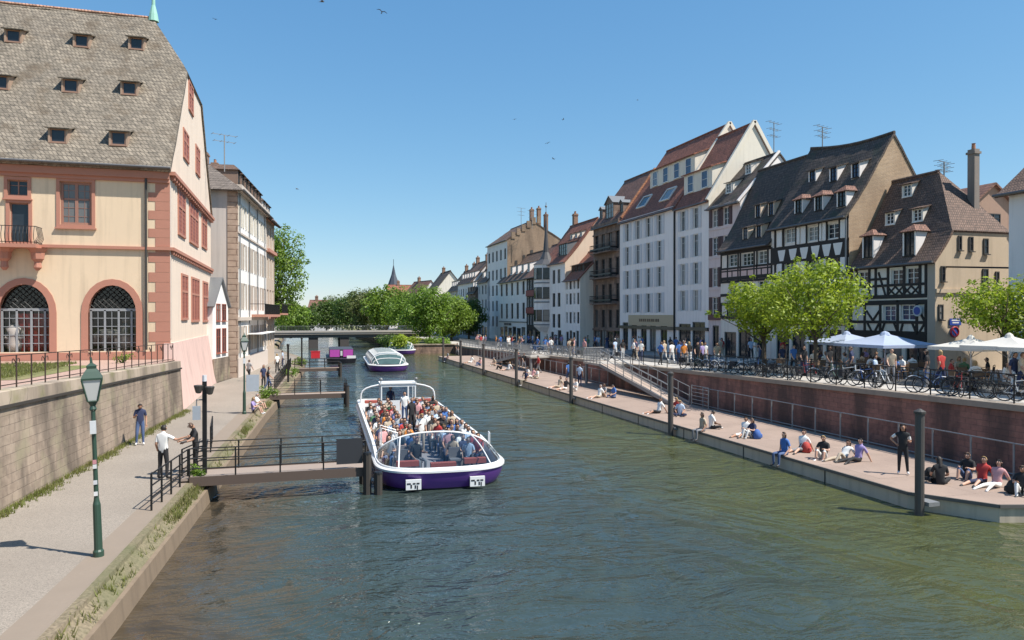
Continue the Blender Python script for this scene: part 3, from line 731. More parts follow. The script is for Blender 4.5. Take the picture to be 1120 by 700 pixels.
for z in (3.9, 7.3, 10.2):
    b = MB(); b.lathe([(1.93, z - .65), (1.93, z - .45)], 10, (2.4, .1, 0)); b.build('oriel_band', ZINC, ob)
    for k in range(5):
        t = -PI / 2 + (k - 2) * PI / 5 ; a, p = window_meshes('sash', 1.0, 1.7, DARKF, GLASS); r_ = 1.85 * math.cos(PI / 10)
        l = (2.4 + (r_ + .05) * math.cos(t), .1 + (r_ + .05) * math.sin(t), z)
        link('window', a, ob, l, t + PI / 2); link('pane', p, ob, l, t + PI / 2)
MB().lathe([(2.0, TR.ez + .1), (.95, TR.ez + .9), (.45, TR.ez + 2.0), (.24, TR.ez + 4.5), (.05, TR.ez + 8.2)], 10, (2.4, .1, 0)).build('spire', plain('dark_slate', (.06, .06, .065), .6, .2, 3), TR.root)
MB().tube([(2.4, .1, TR.ez + 8.1), (2.4, .1, TR.ez + 9.6)], .05, 6).ball((2.4, .1, TR.ez + 9.0), .2).build('finial', ZINC, TR.root)
wide = [TR.dormer(0, 0, 3.6, 1.7, RB_TILE, ZINC, 'shed', DARKF, style='quad', at=(7.6, .9))]
for k in range(3): TR.dormer(0, 0, .9, .8, RB_TILE, CREAMG, 'shed', at=(5.6 + 1.9 * k, 3.0))
TR.chimney(1.5, 5.2, .8, 1.8)
D = fac('timbered_house', 'narrow dark timber house with red balustrade bands between white houses', QX, TR.O.y + .04, gy(576, QX), 12.4, 17.6, 4.5, 9, BEAM)
D.roof(RB_TILE, ov=.4)
for i in range(5):
    for z in (3.3, 6.2, 9.0): D.win(D.w * (i + .5) / 5, z, .95, 1.5, 'c2')
shop(D, .3, D.w - .3, 3, 2.4); D.walls()
for z in (5.1, 7.9): D.band(z, .95, flat('red_balustrade', (.22, .035, .03), .6), 'balustrade', .16)
V = fac('white_house', 'long pale house with row of white dormers and arched gateway', QX, D.O.y + .04, gy(546, QX), 12.3, 17.2, 4.6, 9, LILAC)
V.roof(BR_TILE, ov=.4)
for i in range(5):
    for z, hh in ((4.2, 2.7), (8.3, 2.2)): V.win(V.w * (i + .5) / 5, z, 1.35, hh, 'tri', fm=DARKF)
shop(V, .5, V.w - .5, 6, 2.7); V.walls(); V.band(3.55, .18, ZINC, 'string_course', .08)
b = MB()
for k, l in enumerate((.5, .42, .5, .34, .5, .5, .42)): b.box(3.6 + k * .68, -.05, 3.0, 3.6 + k * .68 + l, -.01, 3.4)
b.build('shop_lettering', DARKF, V.root)
for i in range(5): V.dormer(0, 0, 1.3, 1.5, BR_TILE, WHITEW, 'shed', at=(V.w * (i + .5) / 5, .9))
G = fac('gabled_house', 'tall house with brown brick crow-stepped gable and chimneys above lower roofs', 37.0, V.O.y - 3.0, gy(533, 37), 20.0, 23.6, 5, 11, LILAC, blocks('brown_gable_brick', (.34, .235, .155), (.25, .17, .11), (.26, .2, .15), .26, .09, .016, .9, .5, stain=.5, stainc=(.1, .07, .05)))
G.roof(BR_TILE, ov=.3)
for i in range(5):
    for z in (2.6, 5.6, 8.6, 11.6, 15.2): G.win(G.w * (i + .5) / 5, z, 1.2, 2.0, 'tri', fm=DARKF)
G.walls()
b = MB()
for k in range(6): y = .8 + k * 1.0; b.box(G.w - .3, y, G.zy(min(y, G.ry)) - .5, G.w + .12, y + .7, G.zy(min(y, G.ry)) + .75)
b.build('crow_steps', G.side, G.root)
for k, (y, hh) in enumerate(((5.0, 2.2), (6.4, 3.0), (7.8, 2.4))): G.chimney(G.w - .9, y, .8, hh, z=G.rz - .5 * k)
b = MB()
for k in range(3): b.box(G.w + .02, 1.5 + k * 1.5, 14 + k, G.w + .09, 1.95 + k * 1.5, 14.9 + k)
b.build('gable_windows', DARKF, G.root)
# farther houses, stepping off along the quay
far = [('row_house', 'narrow grey house with dormers beyond the brown gable house', 36.6, 142, 150, 13.0, 17.5, GREYW, BR_TILE),
       ('row_house', 'narrow brown timbered house, second beyond the brown gable house', 36.0, 150, 157, 11.0, 16.5, SOOT, DK_TILE),
       ('row_house', 'pale grey house with a row of dormers by the dark tree', 37.0, 157, 172, 13.6, 18.4, LILAC, BR_TILE),
       ('row_house', 'farthest cream house of the promenade row above the trees', 37.5, 172, 186, 12.4, 17.4, CREAMG, DK_TILE)]
for nm, lb, X, a, b_, e, r, wl, rf in far:
    h = fac(nm, lb, X, a + .03, b_, e, r, 4.2, 8.5, wl); h.roof(rf, ov=.35)
    n = max(3, int(h.w / 2.3))
    for i in range(n):
        for z in (3.3, 6.2, 9.1): h.win(h.w * (i + .5) / n, z, 1.0, 1.8, 'c2', fm=DARKF if i % 3 else WHITEF)
    shop(h, .3, h.w - .3, n, 2.5); h.walls()
    for i in range(n): h.dormer(0, 0, 1.0, 1.2, rf, WHITEW, 'shed', at=(h.w * (i + .5) / n, .8))
    for q in (.2, .8): h.chimney(h.w * q, h.ry, .9, 1.4)
# right-hand neighbours
RH = fac('grey_house', 'pale grey rendered house with brown tiled eaves across the side street', 36.0, 16.0, gy(1103, 36), 12.5, 16.5, 4.5, 9, LILAC)
RH.roof(BR_TILE, ov=.45, gov=.5, flare=.2)
for i in range(4):
    for z in (3.6, 7.0): RH.win(1.2 + 2.6 * i + 1.6, z, 1.1, 1.8, 'c2')
shop(RH, .6, RH.w - .6, 4, 2.6); RH.walls()
BK = House('brown_house', 'brown gabled house in the side street behind timbered corner house', (49.0, 44.0, 2.4), 0, 5.4, 9, 14.2, 17.2, 4.5, plain('brown_render', (.34, .22, .16), .9, .2, .7, streak=.4), None, 'houses along the promenade')
BK.root.rotation_euler.z = BK.rot = 0
BK2 = None
b = MB(); W_, H_, E_ = 5.6, 13.2, 11.6
b.face([(0, 0, 0), (W_, 0, 0), (W_, 0, E_), (W_ / 2, 0, H_ + .5), (0, 0, E_)]); b.face([(0, 9, 0), (0, 0, 0), (0, 0, E_), (0, 9, E_)]); b.face([(W_, 0, 0), (W_, 9, 0), (W_, 9, E_), (W_, 0, E_)])
b.build('wall', BK.wall, BK.root)
for sx in (0, 1):
    r = MB(); xe = -.4 if not sx else W_ + .4
    q = [(xe, -.3, E_ - .2), (W_ / 2, -.3, H_ + .62), (W_ / 2, 9, H_ + .62), (xe, 9, E_ - .2)]
    r.face(q if sx else q[::-1]); ro = r.build('roof', RB_TILE, BK.root); md = ro.modifiers.new('t', 'SOLIDIFY'); md.thickness = .15; md.offset = 0
a, p = window_meshes('tri', 1.9, 1.1, DARKF, GLASS); link('window', a, BK.root, (2.6, -.06, 10.4)); link('pane', p, BK.root, (2.6, -.06, 10.4))

# rooftop aerials
def aerial(X, Y, z, h, label, n=4):
    o = thing('television_aerial', label, 'aerial', (X, Y, z), .4)
    MB().tube([(0, 0, 0), (0, 0, h)], .045, 5).build('mast', GREYM, o)
    b = MB()
    for i in range(n):
        zz = h * (1 - .18 * i); l = .9 - .12 * (i % 3); b.bar((-l, 0, zz), (l, 0, zz), .03, .03)
        for k in range(4): x = -l + 2 * l * k / 3; b.bar((x, -.3, zz), (x, .3, zz), .025, .025)
    b.build('antenna_arms', GREYM, o)
def ap(u, v, X): r = ray(u, v); k = X / r.x; return X, r.y * k, CAMZ + r.z * k
for (u, v, X, h, lb) in ((846, 168, 41.9, 2.8, 'tall television aerial on the dark roof beside the pink house'), (899, 160, 39.7, 1.5, 'short television aerial on ridge of largest timbered house'), (1032, 193, 39.8, .9, 'small aerial on roof of timbered corner house'), (570, 246, 41, 3.2, 'thin aerial above brown stepped gable, by the street end'), (582, 247, 41, 2.7, 'thin aerial above brown stepped gable, nearer the spire')):
    x, y, z = ap(u, v, X); aerial(x, y, z - .6, h + .6, lb, 3)
# ------------------------------------------------------------------ setting: water, ground, quays
ASPH = gravel('grey_pavement_gravel', (.27, .232, .192), (.20, .17, .14), 45, .9, .45)
ASPH2 = slabs('light_promenade_paving', (.44, .41, .37), .8, .4); ROADM = gravel('asphalt', (.10, .098, .095), (.06, .06, .06), 30)
EARTH = gravel('weedy_bank_earth', (.21, .165, .11), (.10, .11, .045), 14, .95, .8)
KERB = blocks('kerb_stone', (.38, .33, .27), (.30, .26, .21), (.12, .1, .08), 1.1, 3, .02, .9, .3, stain=.4)
REDPATH = gravel('reddish_terrace_gravel', (.42, .28, .22), (.33, .22, .18), 20); LAWN = gravel('lawn_ground', (.16, .17, .06), (.25, .2, .1), 16)
OLDWALL = blocks('old_quay_masonry', (.37, .29, .22), (.27, .205, .155), (.22, .17, .13), .66, .27, .012, .92, .7, stain=.9, stainc=(.11, .085, .065), moss=(.3, .26, .17), patch=.7)
COPE = blocks('coping_stone', (.42, .34, .26), (.33, .26, .2), (.14, .11, .09), 1.2, 5, .02, .9, .4, stain=.5, moss=(.2, .19, .08))
REDWALL = blocks('red_sandstone_blocks', (.31, .15, .115), (.21, .105, .085), (.15, .09, .075), .5, .22, .01, .92, .7, stain=.75, stainc=(.06, .045, .04))
CONC = plain('pontoon_concrete', (.56, .47, .36), .85, .2, 1.2, .2, streak=.5); CONCP = slabs('pontoon_deck', (.30, .222, .178), 2.5, 2.5)
ZWL = [(-4.3, 4), (-3.4, 15.5), (-2.7, 27), (-1.75, 44), (-.6, 59), (.6, 80), (.9, 97), (-1.3, 112), (-3.4, 128), (-3.4, 400)]   # water's edge, near bank
WLL = [(-9.0, 4), (-7.69, 22.8), (-6.08, 43.9), (-6.1, 59), (-4.85, 66), (-2.6, 90.5), (-3.2, 97), (-6.2, 112), (-9, 128), (-9, 400)]      # foot of the walls
def lerp_y(L, Y):
    for (x0, y0), (x1, y1) in zip(L, L[1:]):
        if y0 <= Y <= y1: return x0 + (x1 - x0) * (Y - y0) / (y1 - y0)
    return L[-1][0] if Y > L[-1][1] else L[0][0]
def struct(name, mb, m): return kind(mb.build(name, m), 'structure')
b = MB(); b.face([(-3000, -400, -.6), (3000, -400, -.6), (3000, 5000, -.6), (-3000, 5000, -.6)]); struct('ground', b, LAWN)
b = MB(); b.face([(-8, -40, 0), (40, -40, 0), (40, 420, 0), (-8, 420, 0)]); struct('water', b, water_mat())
ys = [4, 10, 15.5, 22.8, 27, 35, 43.9, 52, 59, 66, 80, 90.5, 97, 112, 128, 400]
b = MB(); b.grid([[(lerp_y(WLL, y) - .4, y, .7), (lerp_y(ZWL, y) - .55, y, .7)] for y in ys]); struct('quay_pavement', b, ASPH)
b = MB(); b.grid([[(lerp_y(ZWL, y) - 1.2, y, .704), (lerp_y(ZWL, y) - .56, y, .706)] for y in ys]); struct('kerb', b, plain('edge_slab', (.25, .20, .155), .9, .2, 1.4, .2))
b = MB(); b.grid([[(lerp_y(ZWL, y) - .56, y, .66), (lerp_y(ZWL, y) - .55, y, .704), (lerp_y(ZWL, y) - .36, y, .704), (lerp_y(ZWL, y) - .34, y, .62), (lerp_y(ZWL, y) - .02, y, .42)] for y in ys]); struct('weedy_bank', b, EARTH)
b = MB(); b.grid([[(lerp_y(ZWL, y) - .02, y, .3), (lerp_y(ZWL, y) - .02, y, .45), (lerp_y(ZWL, y) + .07, y, .44), (lerp_y(ZWL, y) + .16, y, -.5)] for y in ys]); struct('bank_edge', b, plain('slimy_bank_stone', (.23, .17, .115), .9, .35, 2.5, .4, streak=.5))
b = MB(); b.face([(-60, 66, .68), (-8.5, 66, .68), (-8.5, 400, .68), (-60, 400, .68)]); struct('street', b, ASPH)
# terrace above the old wall
def wl_top(Y): return 3.92 - .42 * (Y - 22.8) / 21.1
def wx(Y): return lerp_y(WLL, Y)
b = MB(); b.face([(-40, 4, 3.85), (wx(4) - .3, 4, 3.85), (wx(43.9) - .3, 44.4, 3.55), (-40, 44.4, 3.7)]); struct('terrace_ground', b, REDPATH)
def lift(y): return 3.85 - .0074 * (y - 4) + .012
b = MB(); b.face([(-40, 30.5, lift(30.5) + .03), (-9.6, 30.5, lift(30.5)), (-9.2, 39.5, lift(39.5)), (-40, 39.5, lift(39.5) + .03)]); struct('terrace_lawn', b, LAWN)
q = thing('quay_wall', 'weathered brown stone retaining wall along the near quay below the terrace', 'wall', (0, 0, 0))
wy = [4, 10, 16, 22.8, 28, 34, 39, 43.9]
b = MB(); b.grid([[(wx(y) - .9, y, .3), (wx(y) + .06, y, .3), (wx(y) - .1, y, wl_top(y) - .42), (wx(y) - .9, y, wl_top(y) - .42)] for y in wy]); b.build('masonry', OLDWALL, q)
b = MB(); b.grid([[(wx(y) - .16, y, wl_top(y) - .46), (wx(y) - .02, y, wl_top(y) - .46), (wx(y) - .02, y, wl_top(y) - .38), (wx(y) - .16, y, wl_top(y) - .38)] for y in wy]); b.build('drip_course', plain('dark_drip_course', (.05, .042, .035)), q)
b = MB(); b.grid([[(wx(y) - .75, y, wl_top(y) - .38), (wx(y) - .08, y, wl_top(y) - .38), (wx(y) - .1, y, wl_top(y) - .02), (wx(y) - .16, y, wl_top(y)), (wx(y) - .75, y, wl_top(y))] for y in wy]); b.build('coping', COPE, q)
# railings -----------------------------------------------------------------
def railing(name, label, pts, h, mat, posts=2.0, rails=(1.0,), pr=.025, rr=.02, bars=0, group=None, barr=.008, cat='railing'):
    """Posts as parts, all rails as one part; pts is a line on the ground."""
    pts = [Vector(p) for p in pts]; o = thing(name, label, cat, pts[0], 0, group); o0 = pts[0]
    rb = MB(); pm = MB().tube([(0, 0, -.06), (0, 0, h)], pr, 6).mesh('post', mat)
    for a, c in zip(pts, pts[1:]):
        L = (c - a).length; n = max(1, round(L / posts))
        for i in range(n + (1 if c is pts[-1] else 0)): link('post', pm, o, a + (c - a) * (i / n) - o0)
        for f in rails: rb.tube([a - o0 + Vector((0, 0, h * f)), c - o0 + Vector((0, 0, h * f))], rr, 6)
        if bars:
            k = int(L / bars)
            for i in range(k):
                p = a + (c - a) * ((i + .5) / k) - o0; rb.box(p.x - barr, p.y - barr, p.z + .08, p.x + barr, p.y + barr, p.z + h)
    rb.build('rail', mat, o); return o
IRONB = flat('brown_iron', (.06, .038, .03), .6, .4)
o = railing('terrace_railing', 'brown wrought iron railing with scrolls on top of the old stone wall', [(wx(y) - .42, y, wl_top(y)) for y in (5, 14, 22.8, 34, 43.6)], .95, IRONB, 1.05, (1.0, .12), .022, .016)
b = MB(); oo = Vector(o.location)
for i in range(16):
    y = 12.5 + i * 2.05; c = Vector((wx(y) - .42, y, wl_top(y) + .72)) - oo; dx = (wx(y + .5) - wx(y - .5))
    for s_ in (-1, 1):
        b.tube([(c.x + s_ * dx * (.12 + .15 * math.sin(t)), c.y + s_ * (.14 + .13 * math.cos(t)), c.z + .16 * math.sin(t) * (1 - t / 9)) for t in [k * .7 for k in range(8)]], .013, 5)
b.build('scrollwork', IRONB, o)

# ------------------------------------------------------------------ great house with the old roof
Yf = 44.5; XR = -6.8
L1 = House('customs_house', 'large cream house with red sandstone trim, steep mossy tiled roof and arched doors', (-27, Yf, 3.5), 0, 27 + XR, 20.2, 14.3, 26.1, 10.0, plain('cream_yellow_render', (.72, .56, .39), .9, .15, .6, .1, streak=.32), plain('pale_cream_render', (.76, .62, .50), .9, .13, .6, .1, streak=.25), None, 'building')
rf = L1.roof(OLD_TILE, ov=.55, gov=.12, flare=.35, hip=(1, .63), inset=(0, 2.5), rough=.06, ridge_mat=tile('ridge_tiles', (.4, .22, .15)), thick=.25)
REDS = plain('red_sandstone_trim', (.44, .20, .14), .85, .16, 1.6, .2)
def wx_(u, v): return L1.px(u, v)
for uc, full in ((123, 1), (27, 1), (-72, 0), (-175, 0)):
    x0 = wx_(123, 340)[0] + (0, -4.2, -8.4, -12.6)[(123, 27, -72, -175).index(uc)]; z0, sp, top = .55, wx_(123, 342)[1], wx_(123, 312)[1]
    wv = 2.35; L1.holes.append((x0 - wv / 2, z0, x0 + wv / 2, top))
    # spandrels close the corners of the rectangular opening above the arch
    ap_ = arch_pts(wv, top, sp); b = MB()
    for (xa, za), (xb, zb) in zip(ap_, ap_[1:]): b.face([(x0 + xb, 0.0, zb), (x0 + xa, 0.0, za), (x0 + xa, 0.0, top), (x0 + xb, 0.0, top)]); b.face([(x0 + xa, 0, za), (x0 + xb, 0, zb), (x0 + xb, .35, zb), (x0 + xa, .35, za)])
    b.build('spandrel', L1.wall, L1.root)
    b = MB(); a1 = [(wv / 2, z0)] + [(p, q) for p, q in ap_] + [(-wv / 2, z0)]; a2 = [(wv / 2 + .34, z0)] + [(p, q) for p, q in arch_pts(wv + .68, top + .34, sp)] + [(-wv / 2 - .34, z0)]
    b.grid([[(x0 + p, -.05, q) for p, q in a1], [(x0 + p, -.05, q) for p, q in a2]]); b.grid([[(x0 + p, -.05, q) for p, q in a2], [(x0 + p, .02, q) for p, q in a2]]); b.grid([[(x0 + p, .3, q) for p, q in a1], [(x0 + p, -.05, q) for p, q in a1]])
    b.build('arch_surround', REDS, L1.root)
    f = MB(); y = .22; dt = sp + .15
    for x in (-1.1, -.42, .26, .9): f.box(x0 + x - .05, y, z0, x0 + x + .05, y + .06, dt)
    f.box(x0 - wv / 2, y, dt - .06, x0 + wv / 2, y + .07, dt + .08)
    for i in range(1, 5): z = z0 + (dt - z0) * i / 5; f.box(x0 - wv / 2, y + .01, z - .018, x0 + wv / 2, y + .04, z + .018)
    for x in (-.76, -.08, .6): f.box(x0 + x - .015, y + .015, z0, x0 + x + .015, y + .045, dt - .06)
    fo = f.build('arched_door', flat('grey_door_frame', (.27, .28, .29), .5), L1.root)
    lt = MB()
    for k in range(-8, 9):
        for sg in (-1, 1):
            pts = []
            for t in range(40):
                px_ = x0 + k * .3 + sg * t * .05; pz = dt + .08 + t * .05
                if abs(px_ - x0) < wv / 2 and (pz < sp or (px_ - x0) ** 2 + ((pz - sp) * (wv / 2) / (top - sp)) ** 2 < (wv / 2) ** 2): pts.append((px_, y + .03, pz))
            if len(pts) > 2: lt.tube([pts[0], pts[-1]], .013, 4)
    lt.build('lattice', BLACKM, fo)
    g = MB(); g.face([(x0 - wv / 2 - .1, .34, z0), (x0 + wv / 2 + .1, .34, z0), (x0 + wv / 2 + .1, .34, top + .1), (x0 - wv / 2 - .1, .34, top + .1)])
    gm = clear_glass('museum_glass', (.75, .78, .8), .7, .8); g.build('pane', gm, fo)
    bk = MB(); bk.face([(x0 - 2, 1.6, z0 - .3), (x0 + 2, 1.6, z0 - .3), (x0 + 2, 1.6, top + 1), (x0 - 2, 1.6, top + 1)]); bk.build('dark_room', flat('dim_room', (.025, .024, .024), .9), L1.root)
    # poster sheets hung behind the glass
    if uc == 27:
        ps = MB(); ps.box(x0 - .45, .5, z0 + .05, x0 + 1.15, .53, z0 + 2.05); ps.build('red_screen', flat('red_screen_cloth', (.45, .035, .03), .7), L1.root)
    if full:
        st = MB(); zf_ = z0
        if uc == 27:
            st.lathe([(.34, 0), (.42, .4), (.36, .9), (.46, 1.25), (.2, 1.5)], 10, (x0 - .62, .62, zf_)); st.ball((x0 - .62, .62, zf_ + 1.72), (.17, .17, .22)); st.lathe([(.24, 1.86), (.2, 1.98), (.05, 2.0)], 10, (x0 - .62, .62, zf_)); st.tube([(x0 - 1.0, .6, zf_ + 1.2), (x0 - .98, .4, zf_ + .75), (x0 - .6, .38, zf_ + .7)], .09, 6); st.tube([(x0 - .25, .6, zf_ + 1.2), (x0 - .2, .4, zf_ + .75), (x0 - .5, .38, zf_ + .7)], .09, 6)
        else:
            st.ball((x0 - .35, .7, zf_ + .95), (.75, .25, .28), 10); st.tube([(x0 - .95, .7, zf_ + .95), (x0 - 1.05, .7, zf_ + .5)], .1); st.tube([(x0 + .0, .7, zf_ + .9), (x0 + .05, .7, zf_)], .09); st.tube([(x0 - .6, .7, zf_ + .9), (x0 - .6, .7, zf_)], .09)
            st.lathe([(.24, 0), (.3, .6), (.22, 1.0), (.28, 1.3), (.1, 1.5)], 9, (x0 + .48, .7, zf_)); st.ball((x0 + .48, .7, zf_ + 1.68), (.16, .16, .21))
        so = st.build('sculpture', plain('plaster_cast', (.42, .38, .34), .8, .3, 6, .3), None, (0, 0, 0), 0, True)
        so.location = L1.O; tag(so, 'pale seated figure in a hat before a red screen inside arched door' if uc == 27 else 'pale sculpture of figure and animal inside the arched door nearest the corner', 'sculpture')
# upper windows with red stone frames
def stone_win(u0, u1, v0, v1, style='stone'):
    x0, x1, zb, zt = L1.win_px(u0, u1, v0, v1, style=style, fm=flat('brown_lead_frame', (.30, .15, .11), .6))
    b = MB(); t = .16
    for a0, c0, a1, c1 in ((x0 - t, zb - t, x0, zt + t), (x1, zb - t, x1 + t, zt + t), (x0, zt, x1, zt + t), (x0, zb - t, x1, zb)): b.box(a0, -.06, c0, a1, .05, c1)
    b.box(x0 - t - .06, -.14, zb - t - .08, x1 + t + .06, .02, zb - t)
    b.build('window_surround', REDS, L1.root)
stone_win(66, 101, 199, 246); stone_win(9, 31, 197, 214, 'cross'); stone_win(11, 32, 222, 265, 'one')
stone_win(-50, -20, 199, 246)
for k in (2.0, 6.0): L1.win(k + .8, 7.2, 1.5, 2.7, 'stone', fm=flat('brown_lead_frame', (.30, .15, .11), .6))
L1.walls(sides=(True, True))
zc = wx_(100, 272)[1]
b = MB(); b.box(0, -.16, zc, L1.w + .16, .02, zc + .16); b.box(L1.w - .01, .02, zc + .0, L1.w + .22, L1.dep + .1, zc + .18)
for k in range(26): b.box(L1.w, .3 + k * .78, zc - .2, L1.w + .17, .55 + k * .78, zc - .003)
b.build('string_course', REDS, L1.root)
b = MB(); b.box(0, -.25, L1.ez - .75, L1.w - .0, .02, L1.ez - .36); b.box(0, -.12, L1.ez - .95, L1.w, .02, L1.ez - .75); b.build('cornice', REDS, L1.root)
b = MB(); b.box(L1.w - .01, -.1, L1.ez - .5, L1.w + .3, L1.dep + .1, L1.ez - .3)
for k in range(26): b.box(L1.w, .2 + k * .78, L1.ez - .72, L1.w + .24, .45 + k * .78, L1.ez - .503)
b.build('gable_cornice', REDS, L1.root)
MB().box(0, -.05, 0, L1.w + .03, .02, .5).build('plinth', REDS, L1.root)
L1.quoins(REDS, L1.w - 1.05, L1.w, zc + .2, L1.ez - .86, .5); L1.quoins(REDS, L1.w - 1.05, L1.w, .5, zc - .02, .55)
b = MB(); b.box(L1.w, -.02, 1.2, L1.w + .025, .42, L1.ez - .75); b.build('corner_strip', plain('pale_corner', (.66, .55, .46)), L1.root)
MB().tube([(wx_(160.5, 240)[0], -.13, .6), (wx_(160.5, 240)[0], -.13, L1.ez - .3)], .065, 7).build('downpipe', DARKF, L1.root)
# balcony
xb0, xb1 = wx_(-6, 266)[0], wx_(47, 266)[0]; zb = wx_(20, 268)[1]
b = MB(); b.box(xb0, -1.1, zb - .2, xb1, -.165, zb); o = b.build('balcony', REDS, L1.root)
b = MB()
for k in range(14):
    x = xb0 + .06 + (xb1 - xb0 - .12) * k / 13; b.tube([(x, -1.05, zb), (x, -1.2, zb + .25), (x, -1.22, zb + .5), (x, -1.08, zb + .9)], .016, 5)
for k in range(5):
    y = -1.05 + .2 * k; b.tube([(xb1 - .03, y, zb), (xb1 + .12, y, zb + .3), (xb1, y, zb + .9)], .016, 5)
for z in (.08, .9): b.tube([(xb0, -1.08, zb + z), (xb1, -1.08, zb + z), (xb1, -.1, zb + z)], .02, 5)
b.build('balcony_railing', BLACKM, o)
for u in (8, 44):
    x = wx_(u, 280)[0]; MB().lathe([(.08, -1.35), (.2, -1.2), (.16, -.9), (.3, -.75), (.34, -.4), (.5, -.2)], 8, (x, -.35, zb)).build('corbel', REDS, o)
# gable windows, closed with red-brown panels
def panel_win(u0, u1, v0, v1, n=2):
    y0, y1 = L1.side_px(u0, v0)[0], L1.side_px(u1, v0)[0]; um = (u0 + u1) / 2; zt, zb_ = L1.side_px(um, v0)[1], L1.side_px(um, v1)[1]
    b = MB(); X = L1.w; t = .14
    b.box(X, y0, zb_, X + .07, y0 + t, zt); b.box(X, y1 - t, zb_, X + .07, y1, zt); b.box(X, y0 + t, zt - t, X + .066, y1 - t, zt); b.box(X, y0 + t, zb_, X + .1, y1 - t, zb_ + t)
    zm = zb_ + (zt - zb_) * .62; b.box(X, y0 + t, zm - .07, X + .062, y1 - t, zm + .07)
    for i in range(1, n): y = y0 + (y1 - y0) * i / n; b.box(X, y - .06, zb_ + t, X + .058, y + .06, zt - t)
    o = b.build('window', REDS, L1.root); s_ = MB()
    for z0, z1 in ((zb_ + t, zm - .07), (zm + .07, zt - t)):
        k = max(3, int((z1 - z0) / .12))
        for i in range(k): z = z0 + (z1 - z0) * i / k; s_.box(X + .004, y0 + t, z, X + .035 - .01 * (i % 2), y1 - t, z + (z1 - z0) / k - .004)
    s_.build('shutter', RSH, o)
for a in ((206.5, 211.5, 92, 124), (200.5, 206.5, 144, 176), (214, 218.5, 161, 192)): panel_win(*a)
for a in ((194.5, 202.5, 209, 259, 2), (207, 216.5, 219, 268, 3), (220.5, 226, 228, 272, 2), (198, 205, 300, 350, 2), (209, 217.5, 304, 352, 3), (221.5, 227, 308, 352, 2)): panel_win(*a)
# battered pink base towards the quay
b = MB(); X = XR; zt_ = 4.45; y0, y1 = Yf - .1, Yf + L1.dep
b.grid([[(X - .3, y0, zt_), (X + .08, y0, zt_), (X + .72, y0 - .15, .6), (X - .3, y0 - .15, .6)], [(X - .3, y1, zt_), (X + .08, y1, zt_), (X + .62, y1, .6), (X - .3, y1, .6)]]); b.face([(X - .3, y0, zt_), (X - .3, y0 - .15, .6), (X + .72, y0 - .15, .6), (X + .08, y0, zt_)])
ob = b.build('battered_base', plain('pink_base_render', (.66, .46, .40), .9, .16, .5, .15, streak=.45), L1.root); ob.location = -L1.O
# little loft dormers of the old roof
for u, v in ((15.5, 39), (90, 44.5), (150, 47.5), (1, 87), (78, 91), (142, 94), (64, 147), (130, 150), (-62, 37), (-75, 85), (-92, 144)):
    L1.dormer(u, v, .95, .8, OLD_TILE, plain('dormer_sandstone', (.36, .25, .18), .85, .15, 2), 'shed', plain('dormer_frame', (.30, .18, .13), .8), style='one')
fx = L1.w - 2.5
MB().lathe([(.34, -.2), (.26, .3), (.12, .9), (.07, 2.6), (.02, 4.4)], 10, (fx, L1.ry, L1.rz)).build('finial', plain('verdigris_copper', (.28, .52, .43), .7, .15, 3), L1.root)

# ------------------------------------------------------------------ annex and long house behind
a0 = Vector((-4.9, 66.3, .65)); d0 = math.atan2(.9954, .0958)
AN = House('gabled_annex', 'small white gabled annex with stone base between cream house and long house', (-6.4, 62.0, .65), math.atan2(4, .82), 4.05, 5, 6.6, 8.9, 2.5, WHITEW, None, None)
AN.z0 = 0
b = MB(); W_ = AN.w; b.face([(0, 0, 0), (W_, 0, 0), (W_, 0, 6.2), (W_ / 2, 0, 8.3), (0, 0, 6.2)]); b.face([(0, 6, 0), (0, 0, 0), (0, 0, 6.2), (0, 6, 6.2)]); b.face([(W_, 0, 0), (W_, 6, 0), (W_, 6, 6.2), (W_, 0, 6.2)]); b.build('wall', plain('annex_white', (.78, .75, .72), .9, .06, 1), AN.root)
for sx in (0, 1):
    r = MB(); xe = -.2 if not sx else W_ + .2; qd = [(xe, -.2, 6.02), (W_ / 2, -.2, 8.42), (W_ / 2, 6, 8.42), (xe, 6, 6.02)]; r.face(qd if sx else qd[::-1])
    ro = r.build('roof', ZINC, AN.root); md = ro.modifiers.new('t', 'SOLIDIFY'); md.thickness = .12; md.offset = 0
MB().box(-.05, -.12, 0, W_ + .05, -.004, 1.9).build('stone_base', OLDWALL, AN.root)
for z, hh in ((2.3, 2.0), (4.9, 1.4)):
    for x in (1.35, 2.85): a, p = window_meshes('cross', 1.0, hh, RSH, GLASS); link('window', a, AN.root, (x, -.06, z)); link('pane', p, AN.root, (x, -.06, z))
CREAMF = plain('ivory_render', (.80, .77, .73), .9, .07, .6, streak=.15); RUST = blocks('rusticated_sandstone', (.42, .31, .24), (.34, .25, .19), (.16, .1, .07), 4.0, .5, .05, .9, .8)
L2 = House('long_house', 'long ivory house with rusticated corner, shuttered windows and dormers facing the canal', a0, d0, 17.6, 11, 17.0, 20.6, 4.5, CREAMF, plain('grey_plaster_end', (.56, .50, .46), .9, .1, .5, streak=.3), None, 'building')
L2.roof(tile('grey_brown_tiles', (.17, .14, .12)), ov=.6, gov=.55, hip=(0, 1), inset=(3.5, 0), rough=.03, ridge_mat=ORG_TILE)
for i in range(7):
    x = 1.5 + i * 2.3 + (.4 if i > 1 else 0) + (.4 if i > 4 else 0)
    for z, hh in ((.9 + 1.2, 2.3), (5.9, 2.3), (9.4, 2.3), (13.1, 2.0)): L2.win(x, z, .95, hh, 'cross', sh=plain('beige_shutter', (.46, .38, .31), .6, .1) if z < 13 else plain('ivory_shutter', (.68, .62, .52), .6, .08), shw=.42)
L2.end = L2.side; L2.side = L2.wall; L2.walls()
xq = .02
